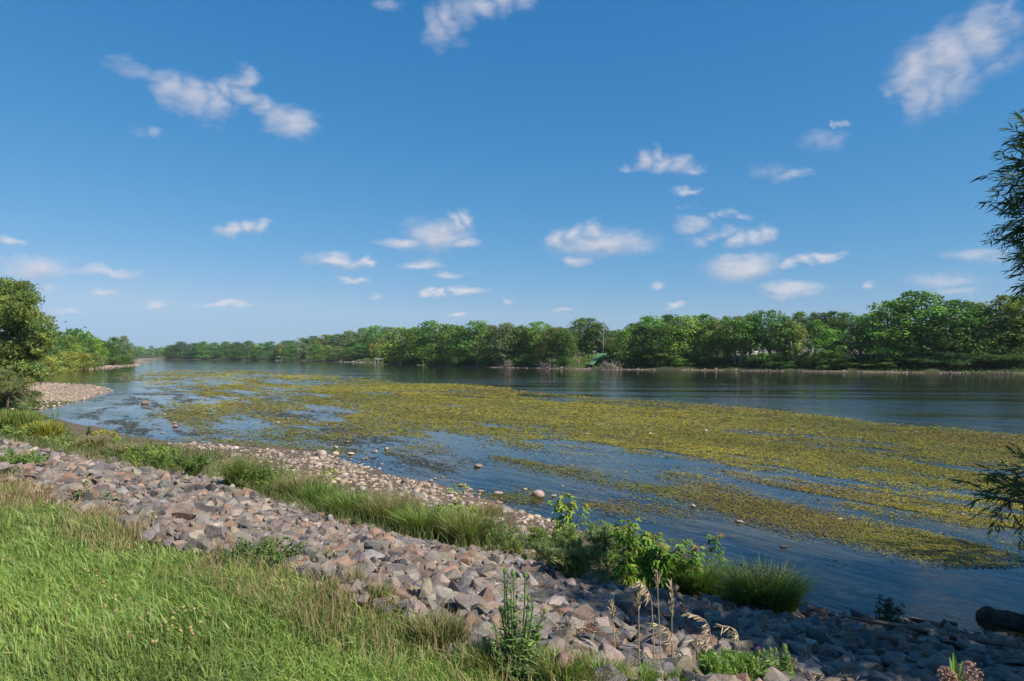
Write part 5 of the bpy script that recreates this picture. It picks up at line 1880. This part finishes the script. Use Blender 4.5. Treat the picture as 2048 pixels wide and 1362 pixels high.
def broad_leaf(base, tip, width, nrm_, col):
    s = np.linspace(0, 1, 9)
    ax = tip - base
    side = norm(np.cross(ax, nrm_))
    prof = np.sin(np.pi * np.clip(s, .02, .995) ** .85) ** .75
    mid = base + s[:, None] * ax + (s * (1 - s))[:, None] * nrm_ * .06
    l_ = mid - side * (width * .5 * prof)[:, None] + nrm_ * (.25 * width * prof)[:, None]
    r_ = mid + side * (width * .5 * prof)[:, None] + nrm_ * (.25 * width * prof)[:, None]
    v = np.concatenate([l_, mid, r_])
    i = np.arange(8)
    f = np.concatenate([np.stack([i, i + 9, i + 10, i + 1], 1), np.stack([i + 9, i + 18, i + 19, i + 10], 1)])
    cc = np.array(col) * np.concatenate([np.ones(9), np.full(9, 1.3), np.ones(9)])[:, None]
    return v, f, cc


for (tx_, ty_), wd, dpt, cc in (((1906, 1304), .026, 0, (.17, .30, .05)), ((1899, 1313), .022, .02, (.20, .33, .06)), ((1924, 1320), .014, -.02, (.18, .27, .08)), ((1885, 1350), .02, .05, (.12, .22, .05)), ((1962, 1362), .02, -.05, (.13, .22, .06)), ((1930, 1352), .02, -.06, (.12, .21, .06))):
    tip = at_depth(tx_, ty_, dmw + dpt) - org
    v_, f_, c_ = broad_leaf(top_ * .96, tip, wd, norm(np.array([-.3, -1, .15])), cc)
    MB().add(v_, f_, c_).build('leaf', M_PLANT, o, True)
for hx, hy, rp in ((1940, 1346, 21), (1893, 1352, 17), (1908, 1366, 22)):
    c = at_depth(hx, hy, dmw + rng.uniform(-.03, .03)) - org
    r = rp / F_PX * dmw
    b = MB()
    m = 110
    dd_ = rand_dirs(m)
    for q in range(m):
        e = c + dd_[q] * r
        vv, ff = tube(np.stack([c, e * .75 + c * .25, e]), [.0008, .0007, .0007], 3, False)
        b.add(vv, ff, (.30, .20, .16))
    for j in range(4):
        v_, f_ = cards(c + dd_ * r + rng.normal(0, .0022, (m, 3)), norm(dd_ + .7 * rng.normal(size=(m, 3))), np.full(m, .0085), .6)
        b.add(v_, f_, np.repeat(col_mix(m, (.52, .30, .26), (.46, .26, .22), (.60, .40, .33), (.34, .18, .15)), 4, 0))
    b.build('flower_ball', M_PLANT, o)

# dead plant debris on the rocks
p = ground_at(1155, 1288)
b = MB()
for q in range(260):
    st = np.array([rng.normal(0, .06), rng.normal(0, .05), abs(rng.normal(.01, .025))])
    dr = norm(np.array([rng.normal(0, 1), rng.normal(0, .7), rng.normal(0, .25)])) * rng.uniform(.04, .12)
    pts = np.stack([st, st + dr * .5 + rng.normal(0, .02, 3), st + dr + np.array([0, 0, -.03])])
    vv, ff = tube(pts, [.003, .0022, .0014], 3, False)
    b.add(vv, ff, col_mix(1, (.34, .22, .15), (.28, .12, .08), (.38, .30, .23), (.24, .11, .07), (.42, .35, .29))[0])
o = b.build('plant_debris', M_PLANT)
o.location = (p[0], p[1], p[2] + .09)
tag(o, 'reddish-brown tangle of dead plant debris lying on the rocks', 'debris')

# driftwood at the waterline
def log_mesh(p0, p1, r0, r1, seed, sides=14, k=16, knob=.12):
    r = np.random.default_rng(seed)
    s = np.linspace(0, 1, k)
    pts = p0 + s[:, None] * (p1 - p0) + np.cumsum(r.normal(0, .006 * np.linalg.norm(p1 - p0), (k, 3)), 0) * .4
    rad = (r0 + (r1 - r0) * s) * (1 + knob * r.normal(size=k) * .5)
    rad[0] *= .25
    rad[1] *= .75
    vv, ff = tube(pts, rad, sides)
    vv = vv + r.normal(0, r0 * .07, vv.shape)
    return vv, ff


p0, p1 = on_z(1952, 1232), on_z(2230, 1310)
vv, ff = log_mesh(np.array([p0[0], p0[1], .03]), np.array([p1[0], p1[1], .10]), .13, .16, 3, 22, 30, .10)
o = MB().add(vv, ff, np.array([.060, .047, .037]) * rng.uniform(.55, 1.35, (len(vv), 1))).build('log', M_BARK, None, True)
tag(o, 'thick dark waterlogged log lying in the shaded water at the right edge', 'log')
p0, p1 = ground_at(1690, 1262), ground_at(2030, 1318)
vv, ff = log_mesh(p0 + np.array([0, 0, .16]), p1 + np.array([0, 0, .16]), .022, .035, 4, 8)
tag(MB().add(vv, ff, (.16, .13, .11)).build('driftwood_pole', M_BARK, None, True), 'long thin driftwood pole lying along the shaded rocks at the waterline', 'driftwood')
p0 = ground_at(1862, 1271)
p1 = at_depth(1893, 1240, p0[1] + .15)
vv, ff = log_mesh(p0 + np.array([0, 0, .05]), p1, .014, .010, 5, 7, 8)
tag(MB().add(vv, ff, (.09, .075, .06)).build('stick', M_BARK, None, True), 'dark stick poking up slantwise from the shaded rocks', 'stick')
p0, p1 = ground_at(1632, 1296), ground_at(1702, 1288)
vv, ff = log_mesh(p0 + np.array([0, 0, .17]), p1 + np.array([0, 0, .15]), .008, .006, 6, 6, 9)
tag(MB().add(vv, ff, (.22, .18, .14)).build('stick', M_BARK, None, True), 'thin pale stick lying across the shaded rocks', 'stick')
p0, p1 = ground_at(1268, 1325), ground_at(1318, 1305)
vv, ff = log_mesh(p0 + np.array([0, 0, .14]), p1 + np.array([0, 0, .16]), .009, .006, 7, 6, 9)
tag(MB().add(vv, ff, (.13, .10, .08)).build('stick', M_BARK, None, True), 'short dark stick on the sunlit rocks below the dry stalks', 'stick')

# waterbird on the last stones of the beach
p = on_z(748, 911)
s = np.array([(-.20, 0, .10), (-.12, 0, .11), (0, 0, .12), (.10, 0, .13), (.17, 0, .18), (.20, 0, .25), (.23, 0, .29), (.28, 0, .30), (.33, 0, .285)])
vv, ff = tube(s, [.02, .07, .10, .09, .055, .035, .045, .03, .008], 10)
cc = np.tile(np.array([.16, .12, .09]), (len(vv), 1))
cc[40:50] = (.5, .48, .44)
cc[50:] = (.02, .025, .022)
o = MB().add(vv, ff, cc).build('waterbird', M_PAINT, None, True)
o.location = (p[0], p[1], .06)
o.rotation_euler = (0, 0, R(15))
o.scale = (.62, .62, .62)
tag(o, 'small dark-headed waterbird beside the outermost stones of the cobble beach', 'bird')
# ------------------------------------------------------------------ things built on the far bank
def far_root(name, px, off, label, cat, turn=0.0, z=None):
    dep = far_depth(px) + off
    x = at_depth(px, 700, dep)[0]
    o = empty(name, (x, dep, hz(x, dep) if z is None else z), label, cat, None, turn)
    return o, dep / F_PX                              # metres per picture pixel there


# boat shelter standing in the water: a sloping roof on posts, with a deck
o, s = far_root('boat_shelter', 758, -15.0, 'small open boat shelter with a sloping dark roof at the far bank', 'shelter', R(12), 0.0)
W, D, Hh = 17 * s, 4.2, 11 * s
rv = np.array([(-W / 2, -D / 2, Hh * .82), (W / 2, -D / 2, Hh * .62), (W / 2, D / 2, Hh * .82), (-W / 2, D / 2, Hh * 1.02)])
rv = np.concatenate([rv, rv + np.array([0, 0, .16])])
rf = np.array([(0, 3, 2, 1), (4, 5, 6, 7), (0, 1, 5, 4), (1, 2, 6, 5), (2, 3, 7, 6), (3, 0, 4, 7)])
MB().add(rv, rf, (.21, .195, .19)).build('roof', M_PAINT, o)
for k in range(7):
    x = -W / 2 + W * k / 6
    zz = Hh * (.82 - .2 * k / 6)
    v, f = box(x - .05, x + .05, -D / 2 - .05, D / 2, zz - .22, zz - .04)
    MB().add(v, f, (.32, .29, .26)).build('rafter', M_PAINT, o)
for x in (-W * .45, -W * .1, W * .2, W * .45):
    for y in (-D * .45, D * .45):
        v, f = box(x - .07, x + .07, y - .07, y + .07, -.8, Hh * .7)
        MB().add(v, f, (.55, .52, .48)).build('post', M_PAINT, o)
v, f = box(-W * .62, W * .5, -D * .5, D * .5, .25, .42)
MB().add(v, f, (.40, .36, .31)).build('deck', M_PAINT, o)
o2, s = far_root('boat', 773, -17.0, 'small white boat moored beside the boat shelter', 'boat', R(5), 0.0)
L = 8 * s
prof = np.linspace(0, 1, 8)
hw = .75 * np.sin(np.pi * np.clip(prof * .55 + .42, 0, 1)) ** .8
v = np.concatenate([np.stack([prof * L - L / 2, sgn * hw * k, np.full(8, z)], 1) for sgn, k, z in ((-1, 1, .62), (-1, .7, .05), (1, .7, .05), (1, 1, .62))])
i = np.arange(7)
f = np.concatenate([np.stack([r * 8 + i, r * 8 + i + 1, (r + 1) * 8 + i + 1, (r + 1) * 8 + i], 1) for r in range(3)])
MB().add(v, f, (.72, .70, .66)).build('hull', M_PAINT, o2)
v, f = box(-L * .25, -L * .18, -.6, .6, .42, .5)
MB().add(v, f, (.5, .45, .4)).build('thwart', M_PAINT, o2)
for k, (px, h) in enumerate(((744, 6.6), (748, 4.6))):
    o3, s = far_root('mooring_post', px, -15 + k, ('tall pale mooring post left of the boat shelter', 'shorter white-topped mooring post beside the boat shelter')[k], 'post', 0, -.8)
    v, f = tube(np.array([(0, 0, 0), (0, 0, h * .55), (.03, 0, h)]), [.10, .09, .08], 8)
    MB().add(v, f, (.42, .38, .33)).build('post', M_PAINT, o3)
    v, f = box(-.16, .16, -.16, .16, h, h + .22)
    MB().add(v, f, (.7, .69, .66)).build('cap', M_PAINT, o3)

# green ramp down the eroded bank, swing frame and rail above it
o, s = far_root('ramp', 1190, 4.2, 'bright green matting ramp running down the far bank', 'ramp', 0, 0.0)
dep = far_depth(1190)
top_, bot = at_depth(1205, 706.5, dep + 15), at_depth(1181, 729, dep + 3.6)
org = np.array(o.location)
k = 9
ss2 = np.linspace(0, 1, k)[:, None]
mid = bot + ss2 * (top_ - bot)
zz = np.maximum(H(mid[:, 0], mid[:, 1]) + .16, 0)
mid[:, 2] = np.maximum(mid[:, 2], zz)
wd = np.interp(ss2[:, 0], [0, .55, 1], [.5, .8, 1.3])[:, None] * np.array([1, 0, 0])
v = np.concatenate([mid - wd, mid + wd, mid - wd - np.array([0, 0, .3]), mid + wd - np.array([0, 0, .3])]) - org
i = np.arange(k - 1)
f = np.concatenate([np.stack([i, i + k, i + k + 1, i + 1], 1), np.stack([i + 2 * k, i, i + 1, i + 2 * k + 1], 1), np.stack([i + k, i + 3 * k, i + 3 * k + 1, i + k + 1], 1)])
MB().add(v, f, (.075, .18, .075)).build('mat', M_PAINT, o)
for sg in (-1, 1):
    v, ff = tube(mid - org + sg * wd * 1.04 + np.array([0, 0, .25]), np.full(k, .05), 5)
    MB().add(v, ff, (.14, .25, .12)).build('rail', M_PAINT, o)
o, s = far_root('swing_frame', 1187, 20, 'pale wooden frame of posts and a crossbeam above the green ramp', 'wooden frame')
for x, h in ((-4.2 * s * 1.4, 4 * s), (-3 * s, 9.5 * s), (1.6 * s, 9 * s), (5.5 * s, 5 * s), (8.5 * s, 4.6 * s)):
    v, f = box(x - .10, x + .10, -.1, .1, -.2, h)
    MB().add(v, f, (.46, .39, .31)).build('post', M_PAINT, o)
v, f = box(-4 * s, 6 * s, -.08, .08, 8.2 * s, 8.2 * s + .2)
MB().add(v, f, (.46, .39, .31)).build('crossbeam', M_PAINT, o)
o, s = far_root('railing', 1166, 20, 'low brown railing left of the pale wooden frame', 'railing')
for x in np.linspace(-7 * s, 6 * s, 7):
    v, f = box(x - .05, x + .05, -.05, .05, -.2, 1.1)
    MB().add(v, f, (.26, .17, .11)).build('post', M_PAINT, o)
for z in (.5, .95):
    v, f = box(-7.4 * s, 6.4 * s, -.09, -.052, z, z + .1)
    MB().add(v, f, (.28, .19, .12)).build('rail', M_PAINT, o)
o, s = far_root('signpost', 1149, 16, 'white leaning post at the bank top left of the railing', 'post', 0)
v, f = tube(np.array([(0, 0, -.2), (.1, 0, 5 * s), (.25, 0, 9 * s)]), [.12, .11, .10], 7)
MB().add(v, f, (.62, .58, .52)).build('post', M_PAINT, o)
v, f = box(.0, 3.4 * s, -.05, .05, 8.4 * s, 9.3 * s)
MB().add(v, f, (.62, .58, .52)).build('arm', M_PAINT, o)
o, s = far_root('red_canopy', 1083, 22, 'small red umbrella half hidden among the far bank trees', 'umbrella')
v, f = tube(np.array([(0, 0, -.2), (0, 0, 1.2), (0, 0, 2.6)]), [.05, .05, .04], 6)
MB().add(v, f, (.4, .4, .4)).build('pole', M_PAINT, o)
v, f = tube(np.array([(0, 0, 1.9), (0, 0, 2.3), (0, 0, 2.75)]), [1.1, .8, .08], 10)
MB().add(v, f, (.50, .05, .06)).build('shade', M_PAINT, o)


def house(px, off, wpx_, hpx, label, wall, roof, gable=True, turn=0.0, fence=False):
    o, s = far_root('house', px, off, label, 'house', turn)
    W, Hh, D = wpx_ * s, hpx * s, 7.0
    v, f = box(-W / 2, W / 2, 0, D, -.5, Hh)
    MB().add(v, f, wall).build('wall', M_PAINT, o)
    rz = Hh + (W * .22 if gable else 1.8)
    e = .4
    v = np.array([(-W / 2 - e, -e, Hh - .05), (W / 2 + e, -e, Hh - .05), (W / 2 + e, D + e, Hh - .05), (-W / 2 - e, D + e, Hh - .05), (-W / 2 - e, D / 2, rz), (W / 2 + e, D / 2, rz)])
    b = MB().add(v, [np.array([(0, 1, 5, 4), (2, 3, 4, 5), (0, 3, 2, 1)]), np.array([(0, 4, 3), (1, 2, 5)])], roof)
    r = b.build('roof', M_PAINT, o)
    v, f = box(W * .2, W * .2 + .7, D * .5, D * .5 + .7, Hh + .3, rz + .9)
    MB().add(v, f, (.30, .20, .17)).build('chimney', M_PAINT, r)
    for x in np.linspace(-W * .33, W * .33, 3):
        v, f = box(x - .55, x + .55, -.05, .05, Hh * .42, Hh * .42 + 1.25)
        w = MB().add(v, f, (.66, .66, .64)).build('window', M_PAINT, o)
        v, f = box(x - .45, x + .45, -.07, -.045, Hh * .42 + .1, Hh * .42 + 1.15)
        MB().add(v, f, (.03, .035, .045)).build('pane', M_PAINT, w)
    v, f = box(-W * .12 - .5, -W * .12 + .5, -.04, .05, -.2, 2.0)
    MB().add(v, f, (.35, .33, .31)).build('door', M_PAINT, o)
    return o


house(1620, 19, 50, 22, 'grey-white house glimpsed through the trees, with grey roof', (.60, .60, .60), (.20, .20, .21))
house(1712, 19, 36, 18, 'cream house half hidden beside the biggest tree', (.58, .52, .44), (.22, .19, .17))
house(1536, 26, 34, 20, 'grey shed-like house right of the white fence behind trees', (.36, .35, .34), (.16, .15, .15))
o, s = far_root('fence', 1494, 16, 'white board fence seen between tree trunks on the far bank', 'fence')
nbd = 26
for k in range(nbd):
    x = (-22 + 44 * k / nbd) * s
    v, f = box(x, x + 44 / nbd * s - .03, 0, .05, -.1, 1.95)
    MB().add(v, f, (.78, .77, .75)).build('board', M_PAINT, o)
for x in np.linspace(-22, 22, 6):
    v, f = box(x * s - .07, x * s + .07, .06, .2, -.3, 2.05)
    MB().add(v, f, (.74, .73, .72)).build('post', M_PAINT, o)

# leaning twin trunk at the waterside in front of the fence
for px, off, pts, lab in ((1480, 6, [(0, 0), (3, 18), (12, 40), (26, 62)], 'pale leaning trunk of the tree before the white fence'), (1580, 5, [(0, 0), (8, 12), (22, 22), (34, 32)], 'short pale leaning trunk by the water below the grey-white house')):
    o, s = far_root('leaning_trunk', px, off, lab, 'tree trunk')
    p3 = np.array([(a * s, 0, b * s) for a, b in pts])
    v, f = tube(p3, [.42, .34, .26, .12], 8)
    MB().add(v, f, (.22, .18, .15)).build('trunk', M_BARK, o, True)
    v, f = tube(np.stack([p3[1], p3[1] + np.array([-4 * s, 0, 16 * s]), p3[1] + np.array([-6 * s, 0, 40 * s])]), [.28, .2, .1], 7)
    MB().add(v, f, (.22, .18, .15)).build('limb', M_BARK, o, True)

# ------------------------------------------------------------------ willow and scrub on the left
def big_tree(name, loc, lobes, per, leaf, aspect, tint, label, cat, trunk_pts, trunk_r, bark=(.13, .10, .08), limbs=10):
    o = empty(name, loc, label, cat)
    fine = []                                        # ragged sprays instead of smooth domes
    for c_, r_ in lobes:
        for q in range(7):
            dd_ = rand_dirs(1)[0] * np.array([1, 1, .8])
            k_ = rng.uniform(.24, .55)
            fine.append((np.array(c_) + dd_ * np.array(r_) * rng.uniform(.5, 1.05), np.array(r_) * k_ * np.array([1, 1, rng.uniform(.6, 1.1)])))
        fine.append((c_, np.array(r_) * .6))
    v, f, c = crown_cards(fine, per, leaf, aspect, .25, .35, .7, hue=.2)
    MB().add(v, f, c * np.array(tint)).build('crown', M_LEAF, o)
    b = MB()
    vv, ff = tube(trunk_pts, trunk_r, 9)
    b.add(vv, ff, bark)
    tp = np.asarray(trunk_pts)
    for k in range(min(limbs, len(lobes))):
        c0 = np.array(lobes[k * len(lobes) // limbs][0])
        st = tp[min(len(tp) - 1, 1 + k % (len(tp) - 1))]
        vv, ff = tube(bent(st, c0, np.array([0, 0, .3]), 6), np.linspace(trunk_r[-1] * 1.1, .03, 6), 6)
        b.add(vv, ff, bark)
    b.build('trunk', M_BARK, o, True)
    return o


wd = 55.0
wx0 = at_depth(-10, 700, wd)[0]
wz0 = hz(wx0, wd)
lob = []
for px, py, r in ((0, 590, 46), (30, 600, 34), (-30, 600, 60), (10, 640, 60), (50, 625, 40), (66, 650, 38), (40, 680, 55), (75, 672, 34), (86, 664, 22), (0, 700, 60), (60, 705, 40), (84, 690, 28), (30, 735, 46), (72, 735, 26), (78, 752, 18), (-50, 680, 70), (-60, 620, 70), (-20, 750, 40), (-90, 700, 80), (52, 752, 26), (16, 570, 26), (44, 596, 22)):
    p = at_depth(px, py, wd + rng.uniform(-2.5, 2.5))
    rr = r / F_PX * wd
    lob.append(((p[0] - wx0, p[1] - wd, p[2] - wz0), (rr, rr, rr * .85)))
big_tree('willow_tree', (wx0, wd, wz0), lob, 42, .26, .36, (.170, .220, .055), 'large olive green willow leaning over the shore at the left edge', 'willow', np.array([(0, 0, -.2), (.1, 0, 1.5), (.5, -.3, 3.2), (.8, -.4, 5.0)]), [.45, .38, .28, .14])
wd = 46.0
wx0 = at_depth(15, 700, wd)[0]
wz0 = hz(wx0, wd)
lob = []
for px, py, r in ((10, 765, 28), (40, 775, 26), (-20, 770, 34), (60, 790, 20), (30, 800, 28), (-10, 805, 34), (66, 806, 14), (0, 745, 20), (25, 752, 16), (50, 812, 18), (-50, 790, 40)):
    p = at_depth(px, py, wd + rng.uniform(-1, 1))
    rr = r / F_PX * wd
    lob.append(((p[0] - wx0, p[1] - wd, p[2] - wz0), (rr, rr, rr * .85)))
big_tree('willow_shrub', (wx0, wd, wz0), lob, 150, .15, .28, (.180, .210, .070), 'greyish olive willow shrub below the large willow', 'shrub', np.array([(0, 0, -.2), (.1, 0, .5), (.2, 0, 1.0), (.3, 0, 1.5)]), [.10, .08, .06, .03], limbs=8)

# ------------------------------------------------------------------ the willow on the right that shades the rocks
def twig(L, n, leaf, plain=False):
    """one hanging twig: stem and narrow leaves, growing along +x, built at the origin"""
    s = np.linspace(0, 1, 3 if plain else 5)
    stem = np.stack([s * L, 0 * s, -.22 * L * s ** 2], 1)
    sv_, sf_ = tube(stem, np.linspace(.004, .0015, len(s)), 3, False)
    lv, lf, k = [], [], 0
    for q in range(n):
        t = .12 + .88 * (q + rng.uniform(0, .6)) / n
        c = np.array([np.interp(t, s, stem[:, i]) for i in range(3)])
        a = (1 if q % 2 else -1) * rng.uniform(.35, 1.0)
        el = rng.uniform(-.75, .35)
        d_ = np.array([math.cos(a) * math.cos(el), math.sin(a) * math.cos(el), math.sin(el)])
        ll = leaf * rng.uniform(.65, 1.2)
        if plain:
            sd_ = norm(np.cross(d_, rng.normal(size=3))) * ll * .11
            lv.append(np.stack([c, c + d_ * ll * .42 + sd_, c + d_ * ll, c + d_ * ll * .42 - sd_]))
            lf.append(np.array([(0, 3, 2), (0, 2, 1)]) + k)
            k += 4
            continue
        sd_ = norm(np.cross(d_, rng.normal(size=3))) * ll * .085
        up = np.cross(d_, sd_) * .25
        lv.append(np.stack([c, c + d_ * ll * .38 + sd_, c + d_ * ll * .55 - up * .5, c + d_ * ll * .38 - sd_, c + d_ * ll - np.array([0, 0, ll * .12])]))
        lf.append(np.array([(0, 3, 2), (0, 2, 1), (1, 2, 4), (2, 3, 4)]) + k)
        k += 5
    return sv_, sf_, np.concatenate(lv), np.concatenate(lf)


TWIGS = [twig(rng.uniform(.24, .42), 15, float(rng.uniform(.09, .115))) for _ in range(10)]
PLAIN = [twig(rng.uniform(.5, .7), 15, .17, True) for _ in range(4)]
TRUNK = np.array([9.2, 4.4])
tz = hz(*TRUNK)
o = empty('willow_tree', (TRUNK[0], TRUNK[1], tz), 'dark narrow-leaved willow whose branches hang in at the right edge', 'willow')
org = np.array(o.location)
LOBES = []                                           # world centre, radii, number of twigs, twig set
for px, py, dep, r, cnt in ((2150, 215, 6.6, .30, 70), (2105, 280, 6.5, .30, 80), (2175, 270, 6.6, .42, 110), (2095, 345, 6.4, .34, 110), (2160, 360, 6.5, .45, 130), (2090, 420, 6.4, .34, 110), (2150, 450, 6.5, .45, 130), (2105, 490, 6.4, .32, 90), (2110, 548, 6.3, .28, 80), (2170, 540, 6.4, .40, 110), (2260, 400, 6.6, .7, 160),
                            (2050, 990, 6.0, .16, 26), (2090, 965, 6.0, .20, 30), (2150, 945, 6.1, .30, 40), (2010, 1000, 5.95, .10, 9)):
    LOBES.append((at_depth(px + (25 if py < 800 else 0), py, dep), np.array([r, r, r * .8]), cnt, TWIGS))
hs = np.array([TO_SUN.x, TO_SUN.y]) / TO_SUN.z       # a shadow point, moved up the sunbeam, lies in the crown
for sx_, sy_, dz, r, cnt in ((.9, 7.3, 5.6, 1.0, 360), (1.9, 5.9, 5.4, .8, 260), (2.4, 6.5, 5.2, 1.05, 360), (3.0, 7.3, 5.0, .95, 340), (3.9, 5.9, 4.8, 1.1, 360), (3.9, 7.5, 5.6, 1.15, 400), (4.8, 9.5, 4.6, 1.1, 300), (5.2, 6.9, 5.0, 1.3, 380), (5.4, 9.0, 5.4, 1.3, 360), (5.4, 11.0, 4.4, 1.2, 260), (7.2, 7.8, 5.0, 1.4, 340), (7.4, 10.4, 4.6, 1.5, 340), (9.4, 9.4, 4.6, 1.6, 300), (9.4, 12.0, 4.2, 1.4, 260), (6.0, 5.4, 4.4, 1.0, 240)):
    LOBES.append((np.array([sx_ + hs[0] * dz, sy_ + hs[1] * dz, dz + .3]), np.array([r, r, r * .8]), cnt, PLAIN))
bs, bl = MB(), MB()
for c, r, cnt, tset in LOBES:
    per = np.array_split(np.arange(cnt), len(tset))
    for tw, idx in zip(tset, per):
        m = len(idx)
        if not m:
            continue
        dd_ = rand_dirs(m)
        p = c + dd_ * r * (rng.uniform(0, 1, (m, 1)) ** .5) - np.array([0, 0, 0])
        out_ = norm(dd_ * .8 + .7 * rng.normal(size=(m, 3)) + np.array([-.2, 0, .12]))
        ref = np.array([[0, 0, 1.0]])
        y_ = norm(np.cross(ref, out_))
        z_ = np.cross(out_, y_)
        Rm = np.stack([out_, y_, z_], 2)
        sc = rng.uniform(.75, 1.2, m)[:, None, None]
        sv_, sf_, lv, lf = tw
        V1 = np.einsum('nij,vj->nvi', Rm * sc, sv_) + p[:, None] - org
        bs.add(V1.reshape(-1, 3), [(np.asarray(sf_[0])[None] + (np.arange(m) * len(sv_))[:, None, None]).reshape(-1, 4)], (.09, .08, .045))
        V2 = np.einsum('nij,vj->nvi', Rm * sc, lv) + p[:, None] - org
        kk = 4 if tset is PLAIN else 5
        cc = np.repeat(col_mix(m * len(lv) // kk, (.060, .105, .035), (.075, .125, .040), (.090, .130, .050)), kk, 0)
        bl.add(V2.reshape(-1, 3), (lf[None] + (np.arange(m) * len(lv))[:, None, None]).reshape(-1, 3), cc)
bl.build('crown', M_LEAF, o)
bs.build('twigs', M_BARK, o)
b = MB()
tp = np.array([(0, 0, -.2), (.1, .05, 1.2), (-.1, .2, 2.6), (.1, .1, 4.2), (0, 0, 6.0)])
vv, ff = tube(tp, [.24, .20, .17, .12, .06], 10)
b.add(vv, ff, (.12, .10, .08))
for c, r, cnt, tset in LOBES:
    e = c - org
    k = int(np.argmin(np.abs(tp[:, 2] - max(e[2] - 1.0, .8))))
    vv, ff = tube(bent(tp[k], e, np.array([0, 0, .5]), 8), np.linspace(.06, .012, 8), 6)
    b.add(vv, ff, (.11, .09, .07))
b.build('trunk', M_BARK, o, True)

# ------------------------------------------------------------------ air
v, f = box(-1950, 1950, -1000, 2400, -3.0, 60.0)
hz_o = link('haze', mesh_np('haze', v, [f]), None, kind='stuff')
m, n, l, out = new_mat('air')
pv = n.new('ShaderNodeVolumePrincipled')
pv.inputs['Color'].default_value = (.80, .88, 1.0, 1)
pv.inputs['Density'].default_value = .00008
l.new(pv.outputs[0], out.inputs['Volume'])
hz_o.data.materials.append(m)
tot = sum(len(o_.data.polygons) for o_ in scene.objects if o_.type == 'MESH')
print('polygons over all objects', tot, 'tris in meshes', sum(len(me.loops) - 2 * len(me.polygons) for me in bpy.data.meshes))
